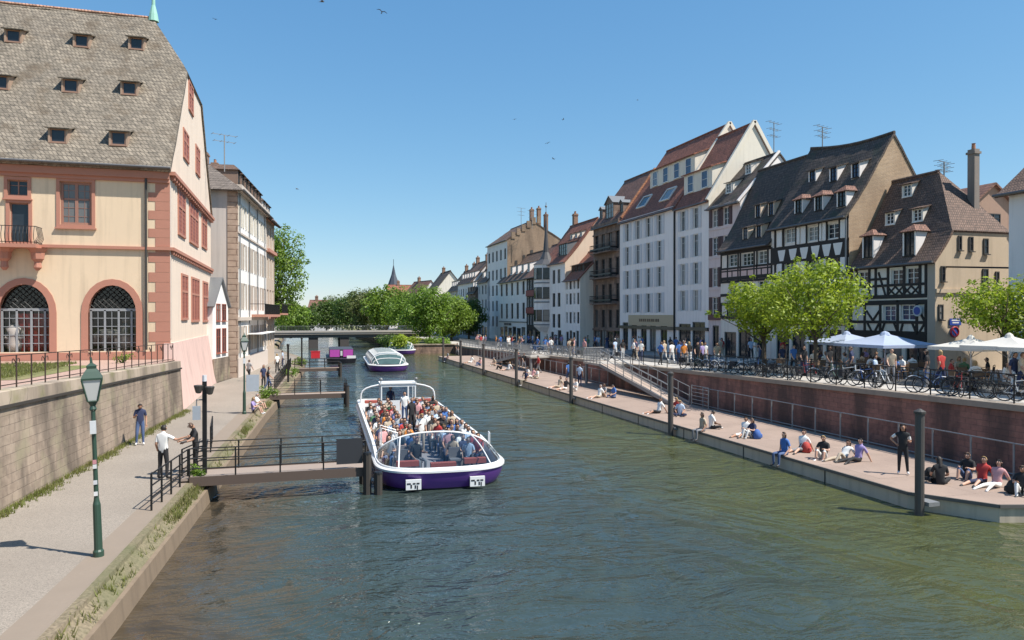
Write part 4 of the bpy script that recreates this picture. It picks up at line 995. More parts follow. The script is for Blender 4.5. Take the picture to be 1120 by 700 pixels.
MB().box(-.07, -.06, 0, .3, .75, 15.9).build('end_pier', RUST, L2.root)
for z, hh, out in ((4.9, .3, .25), (12.4, .16, .12), (16.0, .5, .4)): L2.band(z, hh, plain('sand_stone_trim', (.56, .48, .41), .85, .15, 1.5), 'cornice', out)
MB().box(-.1, -.16, 0, L2.w, -.064, 1.7).build('plinth', plain('pale_plinth', (.62, .54, .48), .9, .15, 1), L2.root)
for k in range(4): x = .9 + k * 5.0; MB().tube([(x, -.1, 1.7), (x, -.1, 15.9)], .05, 6).build('downpipe', ZINC, L2.root)
b = MB(); b.box(6, -1.5, 5.2, 17.2, -.26, 5.45); o = b.build('balcony', STONE, L2.root)
b = MB()
for k in range(60): x = 6.05 + 11.1 * k / 59; b.box(x - .015, -1.47, 5.45, x + .015, -1.44, 6.4)
b.box(6, -1.5, 6.4, 17.2, -1.42, 6.45); b.box(6, -1.42, 6.4, 6.04, -.02, 6.45); b.build('balcony_railing', BLACKM, o)
MB().box(5, -1.3, 3.6, 14.5, -.08, 3.7).build('awning', plain('white_awning', (.78, .77, .75), .8, .04), L2.root)
for k in range(7): L2.dormer(0, 0, 1.3, 1.5, BR_TILE, plain('brown_dormer', (.24, .16, .12)), 'hip', DARKF, at=(3.2 + k * 2.1, .35))
for k in range(3): L2.chimney(5 + k * 5, 4.7, .9, 1.2)
L3 = House('corner_house', 'tan stone house with iron balcony beyond the long ivory house', (*(a0 + Vector((.0958, .9954, 0)) * 17.7).xy, .65), d0, 6.6, 10, 16.6, 20.2, 4.5, plain('tan_stone_facade', (.50, .40, .31), .9, .15, 1.2), None, None, 'building')
L3.roof(DK_TILE, ov=.7, gov=.3, flare=.2)
for i in range(3):
    for z in (2, 6, 9.5, 13): L3.win(1.1 + 2.2 * i, z, 1.1, 2.2, 'cross')
L3.walls()
for z in (5.0, 12.3, 15.9): L3.band(z, .35, STONE, 'cornice', .35)
b = MB(); b.box(.6, -1.6, 5.4, 6.3, -.36, 5.6); o = b.build('balcony', STONE, L3.root); b = MB()
for k in range(40): x = .65 + 5.6 * k / 39; b.box(x - .015, -1.57, 5.6, x + .015, -1.54, 6.5)
b.box(.6, -1.6, 6.5, 6.3, -1.52, 6.55); b.build('balcony_railing', BLACKM, o)
for k in range(3): L3.dormer(0, 0, 1.2, 1.5, DK_TILE, INFILL, 'hip', DARKF, at=(1.2 + 2.1 * k, .4))
r = ray(246, 148); k = 60 / r.y; aerial(r.x * k, 60, 17, CAMZ + r.z * k - 17, 'tall thin aerial on roof of the long ivory house, behind cream house', 2)

# ------------------------------------------------------------------ promenade, its wall, pontoon
py = [10, 18, 30, 45, 60, 75, 90, 105, 114, 150, 200, 400]
XW = 24.0
b = MB(); b.grid([[(XW + .5, y, zp(y)), (XW + 3.2, y, zp(y))] for y in py]); struct('promenade', b, ASPH2)
b = MB(); b.grid([[(XW + 3.2, y, zp(y) - .0), (XW + 3.2, y, zp(y) + .0), (XW + 8.5, y, zp(y) + .0)] for y in py]); struct('road', b, ROADM)
b = MB(); b.grid([[(XW + 8.5, y, zp(y)), (XW + 8.5, y, zp(y) + .12), (XW + 8.8, y, zp(y) + .125), (90, y, zp(y) + .125)] for y in py]); struct('pavement', b, gravel('grey_flagstones', (.30, .28, .26), (.22, .2, .19), 6))
q = thing('promenade_wall', 'dark red sandstone wall with pale coping below the promenade', 'wall')
ry_ = [10, 18, 30, 45, 60, 75, 90, 105, 114]
b = MB(); b.grid([[(XW + .5, y, -.6), (XW, y, -.6), (XW, y, zp(y) - .2), (XW + .5, y, zp(y) - .2)] for y in ry_]); b.build('masonry', REDWALL, q)
b = MB(); b.grid([[(XW + .48, y, zp(y) - .197), (XW - .09, y, zp(y) - .197), (XW - .09, y, zp(y) + .02), (XW + .62, y, zp(y) + .02)] for y in ry_]); b.build('coping', plain('worn_coping', (.30, .25, .20), .85, .2, 1, streak=.3), q)
q = thing('bank_wall', 'stone wall stepping out into canal at the far end of the pontoon', 'wall')
b = MB(); b.box(15.5, 113.9, -.6, 24.4, 114.6, 1.35); b.box(15.3, 114.61, -.6, 16, 140, 1.3); b.build('masonry', blocks('brown_bank_blocks', (.34, .22, .16), (.25, .16, .12), (.1, .07, .06), .9, .4, .02, .9, .6, stain=.6), q)
b = MB(); b.box(15.3, 113.75, 1.353, 24.4, 114.7, 1.5); b.build('coping', COPE, q)
b = MB(); b.face([(15.5, 114.6, 1.34), (24.6, 114.6, 1.34), (24.6, 400, 1.34), (15.5, 400, 1.34)]); struct('terrain', b, LAWN)
# pontoon
DX0, DX1, DY0, DY1, DZ = 18.2, 23.3, 14.0, 97.0, .5
q = thing('floating_pontoon', 'long floating concrete landing stage with pinkish deck in front of the red wall', 'pontoon')
cut = [(DX0, DY1), (DX0, 18.3), (19.5, 16.3), (DX1, 15.2), (DX1, DY1)]
b = MB(); b.face([(x, y, DZ + .03) for x, y in cut]); b.build('deck', CONCP, q)
b = MB(); b.grid([[(x, y, DZ) for x, y in cut], [(x, y, -.4) for x, y in cut]], 0, True); b.face([(x, y, DZ - .002) for x, y in cut]); b.build('hull', CONC, q)
b = MB()
for (x0, y0), (x1, y1) in zip(cut[:-1], cut[1:-1]): b.bar((x0 - .03, y0 - .02, DZ - .02), (x1 - .03, y1 - .02, DZ - .02), .07, .1)
b.build('edge_beam', plain('dark_edge_beam', (.12, .11, .1)), q)
for k in range(15): y = 22 + k * 5; MB().box(DX0 - .02, y, -.3, DX0 + .02, y + .05, DZ - .09).build('joint', DARKF, q)
pile_ys = [gy(u, 17.95) for u in (1007, 734, 625, 565, 529, 504, 485)]
for i, y in enumerate(pile_ys):
    p = thing('mooring_pile', 'dark steel mooring pile at the pontoon edge, %s' % ('nearest, beside the standing woman', 'at the foot of the nearer ramp', 'third along, beside the ramp landing', 'fourth along, under the upper landing platform', 'fifth along, where the wall darkens', 'sixth along, near the far end', 'last one at the far end of pontoon')[i], 'pile', (17.93, y, 0), 0, 'mooring piles along the pontoon')
    MB().tube([(0, 0, -.6), (0, 0, 3.05)], .135, 12).build('shaft', plain('dark_steel_pile', (.085, .075, .07), .5, .3, 3, streak=.4), p)
    MB().lathe([(.17, 3.05), (.17, 3.12), (.03, 3.2)], 12).build('cap', DARKF, p)
    MB().box(.1, -.25, .3, .5, .25, .42).build('collar', GREYM, p)
railing('pontoon_railing', 'grey steel railing at the back of pontoon from near end to ramp', [(DX1 - .1, 15.6, DZ + .03), (DX1 - .1, 38.6, DZ + .03)], 1.15, GREYM, 1.65, (1.0, .1), .035, .025)
railing('pontoon_railing', 'grey steel railing at the back of pontoon beyond the ramp', [(DX1 - .1, 52.5, DZ + .03), (DX1 - .1, 66, DZ + .03), (DX1 - .1, 95, DZ + .03)], 1.15, GREYM, 1.65, (1.0, .1), .035, .025)
# ramps with landings
def ramp(label, yt, yb, X0, X1, nm):
    zt_, zb_ = zp(yt) + .03, DZ + .04; q = thing('access_ramp', label, 'ramp', (0, 0, 0)); s_ = 1 if yt > yb else -1
    b = MB(); b.grid([[(X0, yb, zb_ + .01), (X1, yb, zb_ + .01)], [(X0, yt, zt_), (X1, yt, zt_)]]); b.build('walkway', plain('ramp_planks', (.40, .31, .25), .85, .15, 2), q)
    for x in (X0 - .04, X1 + .04):
        b = MB(); b.bar((x, yb, zb_ + .05), (x, yt, zt_ - .07), .06, .22); b.build('stringer', GREYM, q)
    yl = yt + s_ * 3.4
    b = MB(); b.box(X0, min(yt, yl), zt_ - .16, XW - .1, max(yt, yl), zt_); b.build('landing', plain('landing_slab', (.42, .38, .33)), q)
    pm = MB().tube([(0, 0, 0), (0, 0, 1.1)], .028, 6).mesh('post', GREYM); rb = MB()
    for x in (X0, X1):
        n = 8
        for i in range(n + 1): f = i / n; link('post', pm, q, (x, yb + (yt - yb) * f, zb_ + (zt_ - zb_) * f))
        for h_ in (1.1, .55, .15): rb.tube([(x, yb, zb_ + h_), (x, yt, zt_ + h_)], .024, 5)
        if x == X0:
            for i in range(6): link('post', pm, q, (x, yt + s_ * .65 * i, zt_)) if i else None
            for h_ in (1.1, .55, .12): rb.tube([(x, yt, zt_ + h_), (x, yl, zt_ + h_), (XW - .3, yl, zt_ + h_)], .018, 5)
            for i in range(24): yy = yt + s_ * 3.4 * i / 24; rb.box(x - .008, yy - .008, zt_, x + .008, yy + .008, zt_ + 1.1)
    rb.build('rail', GREYM, q)
    MB().tube([(X0 + .15, yl - s_ * .3, -.4), (X0 + .15, yl - s_ * .3, zt_ - .16)], .12, 8).build('pillar', GREYM, q)
    return q
ramp('grey steel ramp descending from promenade to the pontoon, nearer one', 51.0, 40.0, 21.9, 23.1, 'n')
ramp('grey steel ramp rising to the far landing platform, farther one', 71.5, 82.0, 21.9, 23.1, 'f')
q = thing('ramp_gate', 'grey steel gate frame at the foot of the nearer ramp', 'gate', (22.9, 37.5, DZ + .03))
b = MB()
for y in (0, 1.9): b.tube([(0, y, 0), (0, y, 1.25)], .035, 6)
for z in (.2, .42, .64, .86, 1.08, 1.25): b.tube([(0, 0, z), (0, 1.9, z)], .022, 5)
b.build('bars', GREYM, q)
pr = [(18, 34, 'black iron promenade railing in front of white parasols'), (34.3, 50.4, 'black iron promenade railing below the two street trees'), (54.8, 71, 'grey promenade railing opposite the tall white house'), (75.2, 92, 'grey promenade railing opposite turret house'), (92.3, 112, 'grey promenade railing at the far end by the trees')]
for i, (y0, y1, lb) in enumerate(pr):
    railing('promenade_railing', lb, [(XW + .3, y0, zp(y0)), (XW + .3, y1, zp(y1))], 1.05, BLACKM if i < 2 else GREYM, 1.8, (1.0, .62, .3) if i < 2 else (1.0, .12), .028, .02, 0 if i < 2 else .16, 'promenade railings')

# ------------------------------------------------------------------ bridge
BY = 137.0
q = thing('bridge', 'low flat road bridge on two dark piers across the canal', 'bridge', (0, BY, 0))
b = MB(); b.box(-6, 0, 2.55, 24, 8, 3.1); b.build('deck', plain('bridge_concrete', (.30, .27, .24), .9, .15, .6, streak=.3), q)
b = MB(); b.box(-6, .25, 1.95, 24, 7.7, 2.548); b.build('girder', plain('dark_girder', (.09, .085, .08)), q)
for u in (343, 377):
    x = ray(u, HZ); k = BY / x.y; b = MB(); b.box(x.x * k - .8, .4, -.6, x.x * k + .8, 7.4, 1.946); b.build('pier', plain('dark_pier', (.075, .065, .06), .9, .3), q)
b = MB(); b.box(-6, .1, 4.05, 24, .16, 4.12)
for i in range(121): x = -6 + i * .25; b.box(x - .02, .1, 3.1, x + .02, .14, 4.05)
b.build('railing', plain('green_grey_railing', (.14, .15, .14)), q)
b = MB(); b.box(-6, -.1, 2.9, 24, -.003, 3.2); b.build('fascia', plain('pale_fascia', (.40, .36, .32), .9, .1, 1), q)

# ------------------------------------------------------------------ gangways and posts on the near side
DARKW = plain('dark_wet_timber', (.045, .038, .032), .8, .3, 2, .2); GANG = plain('gangway_planks', (.30, .24, .2), .85, .2, 2)
def gangway(label, y, x1, near=False):
    x0 = lerp_y(ZWL, y) - .5; q = thing('gangway', label, 'gangway', (x0, y, .78), 0, 'gangways to the tour boats'); L = x1 - x0
    MB().box(-.3, -.65, -.02, L, .65, .06).build('deck', GANG, q)
    b = MB(); b.box(0, -.69, -.2, L, -.655, .1); b.box(0, .655, -.2, L, .69, .1); b.build('side_beam', plain('brown_beam', (.10, .07, .055)), q)
    pm = MB().tube([(0, 0, -.1), (0, 0, 1.0)], .028, 6).mesh('post', BLACKM); rb = MB()
    for yy in (-.66, .66):
        n = max(3, round(L / 1.5))
        for i in range(n + 1): link('post', pm, q, (L * i / n, yy, .0))
        for z in (1.0, .68, .36): rb.tube([(0, yy, z), (L, yy, z)], .02, 5)
    rb.build('rail', BLACKM, q)
    for i, (dx, dy) in enumerate(((.05, -.8), (.05, .8), (.4, -.95))[:3 if near else 2]):
        p = thing('gangway_pile', '', 'pile', (x1 + dx, y + dy, 0), 0, 'timber piles at gangway heads'); MB().tube([(0, 0, -.6), (0, 0, 1.35 if i < 2 else .7)], .14, 9).build('shaft', DARKW, p); MB().lathe([(.15, 0), (.13, .06), (.02, .08)], 9, (0, 0, 1.35 if i < 2 else .7)).build('cap', BLACKM, p)
        p['label'] = 'dark timber pile at the head of gangway %s, %s' % (label.split('gangway')[1].strip(' ,'), ('nearer side', 'farther side', 'the lowest')[i])
    if near:
        g = MB(); g.box(L - .95, -.7, .25, L - .1, -.68, 1.1)
        g.build('side_screen', plain('dark_screen', (.035, .035, .04), .4), q)
    return q
gangway('gangway beside the open boat', 25.7, 2.2, True)
gangway('gangway behind the stern of open boat', 50, 3.1)
gangway('gangway reaching the purple barge', 74, 4.0)
q = thing('landing_post', 'tall black post with loudspeakers and notice at the near gangway', 'post', gp(223.5, 526, .6) - Vector((0, 0, .5)))
MB().box(-.065, -.065, 0, .065, .065, 3.75).build('shaft', BLACKM, q)
for k, (x, y, z) in enumerate(((-.2, -.1, 3.5), (.2, -.1, 3.45))): MB().lathe([(.05, -.13), (.09, -.1), (.15, .12), (.13, .14)], 10, (x * .85, y, z)).build('loudspeaker', DARKF, q)
MB().tube([(0, 0, 3.75), (0, 0, 3.95)], .07, 8).build('lamp_cap', WSH, q)
MB().box(-.36, -.05, 2.5, -.12, .0, 2.95).build('notice_board', plain('grey_notice', (.33, .36, .4), .5, .2, 5), q)
MB().tube([(-.24, -.0, 2.95), (-.24, 0, 3.15), (-.05, 0, 3.15)], .025, 6).build('side_pipe', GREYM, q)
# stair rail at the near landing
def prail(label, pts, h=1.0, group='black railings at the near landing'):
    return railing('landing_railing', label, pts, h, BLACKM, 1.0, (1.0, .68, .36), .03, .022, 0, group)
A_, B_, C_ = gp(165, 559, .7), gp(205, 526, .7), gp(222, 521, .7)
prail('black three-bar railing running along quay to the near gangway', [A_, B_, C_])
prail('short black railing between the two boatmen', [gp(196, 535, .7) + Vector((-.1, 1.2, 0)), gp(222, 521, .7) + Vector((-.1, 1.3, 0))])
prail('black railing along quay edge past the near gangway', [gp(230, 495, .7), gp(232, 481, .7)])
prail('black railing with bicycles where the quay narrows', [gp(300, 428, .7), gp(312, 412, .7), gp(318, 402, .7)])
for i, (u, v, lb) in enumerate(((315, 418, 'thin black post beside the second gangway'), (330, 401, 'thin black post beside the third gangway'))):
    g_ = gp(u, v, .7); p = thing('landing_post', lb, 'post', g_); MB().tube([(0, 0, 0), (0, 0, 2.9)], .08, 8).build('shaft', BLACKM, p); MB().ball((0, 0, 2.95), .13).build('cap', BLACKM, p)
# street lamps
LG = plain('lamp_green_paint', (.03, .065, .045), .45, .15, 5)
def lamp(u, v, label, banner=False):
    p = gp(u, v, .7); q = thing('street_lamp', label, 'street lamp', p, .2, 'green street lamps on the quay')
    MB().lathe([(.11, 0), (.11, .12), (.085, .16), (.078, 1.15), (.06, 1.22), (.048, 1.3), (.042, 3.2), (.075, 3.25), (.05, 3.32), (.1, 3.42)], 12).build('pole', LG, q, smooth=False)
    h = MB(); zb, zt2 = 3.42, 3.9
    for k in range(4):
        t = PI / 4 + k * PI / 2; h.bar((.13 * math.cos(t), .13 * math.sin(t), zb), (.27 * math.cos(t), .27 * math.sin(t), zt2), .025, .025)
    h.lathe([(.1, 3.4), (.15, 3.43), (.13, 3.45)], 4, ph=PI / 4); h.lathe([(.285, 3.9), (.29, 3.94), (.19, 4.08), (.13, 4.14), (.14, 4.2), (.04, 4.26), (.02, 4.38)], 4, ph=PI / 4)
    l = h.build('lantern', LG, q); g = MB(); g.lathe([(.125, 3.45), (.258, 3.9)], 4, ph=PI / 4); g.build('lamp_glass', plain('frosted_lamp_glass', (.55, .54, .52), .35, .05), l)
    b = MB(); b.box(-.07, -.12, 2.72, .05, -.055, 3.0); b.build('junction_box', plain('pale_box', (.55, .56, .57), .5), q)
    q.rotation_euler = (.0, -.03, .2) if not banner else (0, 0, .2)
    if banner: b = MB(); b.box(.1, -.04, 1.2, .75, .0, 2.1); b.build('notice_board', plain('grey_notice', (.33, .36, .4), .5, .2, 5), q)
    else:
        for k, (z, c) in enumerate(((2.05, (.45, .2, .22)), (1.95, (.55, .55, .55)), (1.6, (.5, .5, .52)), (1.35, (.6, .6, .6)))): MB().box(-.045, -.066, z, .03, -.05, z + .09).build('sticker', flat('sticker%d' % k, c), q)
lamp(107, 609, 'tall green lamp post with stickers standing alone on near quay'); lamp(267, 453, 'green lamp post with grey notice board farther along the quay', True)
# cable across the side street
q = tag(MB().tube([(36.3, 36.0, 9.0), (38, 30, 8.55), (39, 24, 8.6), (40, 18, 8.8)], .05, 5).build('overhead_cable', BLACKM), 'thick black cable strung across the side street from timbered corner house', 'cable')
# distant roofs, spire, houses
def far_house(label, X, Y, W_, D_, ez, rz, rot, wl, rf_, nm='distant_house', wn=True):
    h = House(nm, label, (X, Y, .5), rot, W_, D_, ez, rz, D_ / 2, wl, None, 'distant roofs beyond the trees'); h.roof(rf_, ov=.4, gov=.3)
    if wn:
        for i in range(max(2, int(W_ / 3))):
            for z in [2 + 3 * k for k in range(int((ez - 3) / 3))]: h.win(1.5 + i * 3, z, 1.1, 1.7, 'c2', fm=DARKF)
    h.walls(); h.chimney(W_ * .3, D_ / 2, 1, 1.4); return h
def fx_(u, Y): r = ray(u, HZ); return r.x * Y / r.y
def fz_(v, u, Y): r = ray(u, v); return CAMZ + r.z * Y / r.y
far_house('large pale gable house rising behind the canal trees', fx_(476, 200), 214, 14, 8.6, fz_(318, 490, 205), fz_(297, 490, 205), -PI / 2, CREAMG, DK_TILE)
far_house('red roofed house directly behind the tree tops', fx_(462, 215), 228, 12, 11, fz_(335, 470, 215), fz_(312, 470, 215), -PI / 2 + .2, LILAC, RED_TILE)
far_house('brown roofed house with dormers behind tree tops', fx_(442, 235), 250, 14, 12, fz_(330, 460, 235), fz_(306, 460, 235), -PI / 2 + .25, GREYW, RB_TILE)
far_house('long red roof nearest the church spire', fx_(426, 260), 260, 13, 12, fz_(330, 440, 260), fz_(311, 440, 260), 0, LILAC, RED_TILE)
far_house('white gabled house seen beyond bridge by the tall plane tree', fx_(337, 262), 262, 7, 9, fz_(338, 345, 262), fz_(328, 345, 262), -.2, WHITEW, RB_TILE)
q = thing('church_tower', 'slender dark church spire above the distant roofs', 'church tower', (fx_(430.5, 300), 300, 0), 0)
zt_ = fz_(289, 430, 300); zb_ = fz_(312, 430, 300)
MB().box(-2.2, -2.2, 0, 2.2, 2.2, zb_).build('tower', STONE, q); MB().lathe([(2.4, zb_), (.9, zb_ + (zt_ - zb_) * .5), (.05, zt_)], 8).build('spire', plain('slate', (.05, .06, .08)), q); MB().tube([(0, 0, zt_ - .2), (0, 0, zt_ + 2)], .1, 5).build('cross', BLACKM, q)
# ------------------------------------------------------------------ people
def fl(c): return flat('cloth_%s' % c[0], c[1], .8)
TOPS = [('white', (.74, .73, .70)), ('black', (.02, .02, .022)), ('navy', (.025, .035, .085)), ('red', (.42, .04, .035)), ('grey', (.26, .26, .27)), ('blue', (.06, .16, .42)), ('pink', (.58, .30, .30)), ('beige', (.46, .37, .27)), ('green', (.07, .17, .09)), ('orange', (.62, .22, .04)), ('lilac', (.30, .24, .46)), ('pale blue', (.42, .52, .66))]
LEGS = [('black', (.018, .018, .02)), ('blue jeans', (.07, .11, .22)), ('grey', (.2, .2, .21)), ('white', (.7, .69, .66)), ('beige', (.40, .33, .25)), ('navy', (.02, .028, .07))]
HAIRS = [('dark', (.018, .013, .010)), ('brown', (.075, .042, .024)), ('blond', (.36, .24, .11)), ('grey', (.34, .33, .32))]
SKINS = [flat('skin_tone', (.52, .31, .22), .55), flat('tan_skin_tone', (.40, .22, .145), .55), flat('deep_skin_tone', (.16, .085, .055), .55)]
SHOE = flat('dark_shoes', (.03, .028, .027), .6); SHOEW = flat('white_shoes', (.62, .61, .6), .6)
TOPM = {n: flat('top_' + n.replace(' ', '_'), c, .85) for n, c in TOPS}; LEGM = {n: flat('legs_' + n.replace(' ', '_'), c, .85) for n, c in LEGS}; HAIRM = {n: flat('hair_' + n, c, .6) for n, c in HAIRS}
EYE = flat('eye', (.02, .015, .012), .2)
def V3(*a): return Vector(a)
def skin_body(name, J, E, fingers=True):
    """J: joints name -> (pos, (rx, ry)); E: bones (a, b, slot). One skinned surface with per-bone materials."""
    names = list(J); ix = {n: i for i, n in enumerate(names)}
    me = bpy.data.meshes.new('tmp'); me.from_pydata([J[n][0] for n in names], [(ix[a], ix[b]) for a, b, _ in E], [])
    o = bpy.data.objects.new('tmp', me); COL.objects.link(o)
    o.modifiers.new('s', 'SKIN'); sv = me.skin_vertices[0].data
    for n in names: sv[ix[n]].radius = J[n][1]; sv[ix[n]].use_root = n == 'pelvis'
    ss = o.modifiers.new('d', 'SUBSURF'); ss.levels = 2; ss.render_levels = 2
    dg = bpy.context.evaluated_depsgraph_get(); dg.update()
    ev = bpy.data.meshes.new_from_object(o.evaluated_get(dg)); bpy.data.objects.remove(o); bpy.data.meshes.remove(me)
    b = MB(); b.v = [tuple(v.co) for v in ev.vertices]
    segs = [(Vector(J[a][0]), Vector(J[b_][0]), s, (sum(J[a][1]) + sum(J[b_][1])) / 4) for a, b_, s in E]
    for p in ev.polygons:
        c = p.center; best = (1e9, 0)
        for a, d, s, r in segs:
            l = d - a; t = max(0, min(1, (c - a).dot(l) / max(1e-6, l.dot(l)))); q = ((c - a - l * t).length - r * .9)
            if q < best[0]: best = (q, s)
        b.f.append(tuple(p.vertices)); b.mi.append(best[1])
    bpy.data.meshes.remove(ev)
    hd, tp = Vector(J['head'][0]), Vector(J['crown'][0]); upv = (tp - hd).normalized(); nk = Vector(J['neck'][0])
    fw = Vector(J['_f'][0]) if '_f' in J else Vector((0, -1, 0)); fw = (fw - upv * fw.dot(upv)).normalized(); rt = fw.cross(upv)
    f0 = hd + fw * .085
    b.tube([f0 + upv * .055, f0 + fw * .022 + upv * .012, f0 - fw * .01 + upv * .0], [.009, .014, .01], 5, 0)       # nose
    for sg in (-1, 1):
        b.ball(tuple(hd + fw * .083 + upv * .05 + rt * .033 * sg), .011, 6, 6); b.ball(tuple(hd + rt * .083 * sg + upv * .03), (.014, .022, .03), 6, 0)
    b.box(*(f0 - upv * .036 - Vector((.022, .006, .004))), *(f0 - upv * .036 + Vector((.022, .004, .004))), 6) if abs(fw.y) > .9 else None
    for sd in 'LR':
        wv, hv = Vector(J['wrist' + sd][0]), Vector(J['hand' + sd][0]); d = (hv - wv).normalized(); sx = 1 if sd == 'L' else -1
        a = d.cross(Vector((0, 1, .2))).normalized(); n_ = a.cross(d)
        for k, ln in enumerate((.062, .072, .068, .052)):
            r0 = hv + a * (.024 - .016 * k) ; b.tube([r0 - d * .01, r0 + d * ln * .55, r0 + d * ln * .9 - n_ * .018], [.0095, .009, .007], 5, 0)
        r0 = wv + d * .03 + a * .02; b.tube([r0, r0 + d * .035 + a * .022, r0 + d * .065 + a * .018], [.011, .01, .008], 5, 0)
    me = b.mesh(name, [SKINS[0]] + [SHOE] * 7, True); return me, hd, upv, fw, rt
def pose(pelvis, lean, hipL, kneeL, ankL, hipR, kneeR, ankR, elL, wrL, elR, wrR, turn=0, nod=0):
    p = Vector(pelvis); up = Vector((0, lean, 1)).normalized(); sp = p + up * .2; ch = p + up * .40; nk = p + up * .545; hb_ = nk + Vector((0, -.03, .075)); hd = hb_ + Vector((0, -.012, .055)); cr = hd + Vector((0, .012, .105))
    if nod: hd += Vector((0, -.05 * nod, -.02 * nod)); cr += Vector((0, -.1 * nod, -.03 * nod))
    J = {'pelvis': (p, (.15, .105)), 'spine': (sp, (.132, .098)), 'chest': (ch, (.158, .108)), 'neck': (nk, (.055, .055)), 'chin': (hb_, (.062, .072)), 'head': (hd, (.082, .096)), 'crown': (cr, (.068, .078)), '_f': (Vector((math.sin(turn), -math.cos(turn), 0)), (0, 0))}
    for sd, sx, el, wr, kn, an in (('L', 1, elL, wrL, kneeL, ankL), ('R', -1, elR, wrR, kneeR, ankR)):
        sh = ch + Vector((sx * .165, 0, .065)); J['sh' + sd] = (sh, (.066, .062)); el = Vector(el); wr = Vector(wr)
        J['elbow' + sd] = (sh + el, (.044, .044)); J['wrist' + sd] = (sh + wr, (.03, .027)); d = (wr - el).normalized(); J['hand' + sd] = (sh + wr + d * .085, (.038, .022))
        hp = p + Vector((sx * .09, 0, -.04)); J['hip' + sd] = (hp, (.09, .09)); J['knee' + sd] = (hp + Vector(kn), (.062, .062)); an = Vector(an); J['ankle' + sd] = (hp + an, (.043, .043)); dirf = Vector((sx * .03, -.15, -.045)); J['toe' + sd] = (hp + an + dirf, (.042, .032))
        up_sl = (Vector(el)) * .6
        J['slv' + sd] = (sh + up_sl, (.054, .054))
    f = J.pop('_f'); E = [('pelvis', 'spine', 1), ('spine', 'chest', 1), ('chest', 'neck', 1), ('neck', 'chin', 0), ('chin', 'head', 0), ('head', 'crown', 0)]
    for sd in 'LR': E += [('chest', 'sh' + sd, 1), ('sh' + sd, 'slv' + sd, 7), ('slv' + sd, 'elbow' + sd, 5), ('elbow' + sd, 'wrist' + sd, 5), ('wrist' + sd, 'hand' + sd, 0), ('pelvis', 'hip' + sd, 2), ('hip' + sd, 'knee' + sd, 2), ('knee' + sd, 'ankle' + sd, 3), ('ankle' + sd, 'toe' + sd, 4)]
    return J, E, f
ST = .93
POSES = {
 'stand': pose((0, 0, ST), .02, 0, (.01, -.03, -.42), (.02, .02, -.80), 0, (-.01, -.02, -.42), (-.02, .03, -.80), (.05, .03, -.28), (.06, -.06, -.53), (-.05, .03, -.28), (-.06, -.06, -.53)),
 'walk': pose((0, 0, ST), -.04, 0, (.0, -.2, -.38), (.0, -.16, -.80), 0, (.0, .08, -.42), (.0, .34, -.74), (.05, .14, -.25), (.04, .03, -.48), (-.05, -.1, -.26), (-.03, -.28, -.44)),
 'point': pose((0, 0, ST), 0, 0, (.03, -.03, -.42), (.06, .02, -.80), 0, (-.03, -.02, -.42), (-.05, .03, -.80), (.04, .05, -.28), (.1, -.12, -.46), (-.22, -.1, -.14), (-.47, -.18, -.06)),
 'rail': pose((0, 0, ST), -.12, 0, (.02, -.03, -.42), (.03, .02, -.80), 0, (-.02, -.02, -.42), (-.03, .06, -.80), (.05, -.12, -.25), (.03, -.36, -.30), (-.05, -.12, -.25), (-.03, -.36, -.30), 0, 1),
 'phone': pose((0, 0, ST), 0, 0, (.01, -.03, -.42), (.02, .02, -.80), 0, (-.03, -.06, -.42), (-.05, .0, -.80), (.05, .03, -.28), (.06, -.06, -.53), (-.06, -.02, -.27), (.02, -.25, -.16), 0, 1),
 'hip': pose((0, 0, ST), 0, 0, (.03, -.03, -.42), (.06, .02, -.80), 0, (-.02, -.02, -.42), (-.03, .03, -.80), (.06, .03, -.27), (.02, -.22, -.2), (-.22, .04, -.19), (-.06, .0, -.34)),
 'seat': pose((0, 0, .50), .08, 0, (.05, -.43, .02), (.05, -.44, -.40), 0, (-.05, -.43, .02), (-.05, -.42, -.40), (.06, -.06, -.27), (.0, -.28, -.36), (-.06, -.06, -.27), (.0, -.28, -.36)),
 'seat_turn': pose((0, 0, .50), -.02, 0, (.05, -.43, .02), (.05, -.40, -.40), 0, (-.06, -.43, .02), (-.05, -.46, -.40), (.09, -.08, -.26), (.04, -.32, -.22), (-.07, .02, -.28), (-.06, -.2, -.40), .5),
 'legs_out': pose((0, 0, .11), .42, 0, (.06, -.42, .12), (.08, -.78, -.02), 0, (-.05, -.43, .02), (-.06, -.83, -.03), (.08, .14, -.28), (.12, .24, -.50), (-.08, .14, -.28), (-.12, .24, -.50)),
 'knees': pose((0, 0, .11), .1, 0, (.05, -.33, .30), (.04, -.46, -.05), 0, (-.06, -.32, .31), (-.05, -.44, -.05), (.07, -.14, -.22), (-.02, -.34, -.16), (-.07, -.14, -.22), (.02, -.34, -.16), 0, .5),
 'cross': pose((0, 0, .11), -.05, 0, (.28, -.30, .06), (.0, -.34, -.03), 0, (-.28, -.30, .08), (-.04, -.42, .0), (.09, -.06, -.27), (.02, -.28, -.34), (-.09, -.06, -.27), (-.02, -.28, -.34), .3, 1),
 'edge': pose((0, 0, .10), .02, 0, (.06, -.42, .02), (.07, -.44, -.40), 0, (-.07, -.42, .0), (-.07, -.40, -.42), (.09, .03, -.28), (.09, -.16, -.44), (-.1, .06, -.28), (-.14, .04, -.50), -.3),
 'lie': pose((0, 0, .10), 1.1, 0, (.06, -.36, .26), (.05, -.62, -.02), 0, (-.05, -.43, .02), (-.05, -.85, -.02), (.1, .12, -.24), (.1, -.1, -.34), (-.1, .12, -.24), (-.1, -.1, -.34)),
}
BODY = {}; HAIRMESH = {}
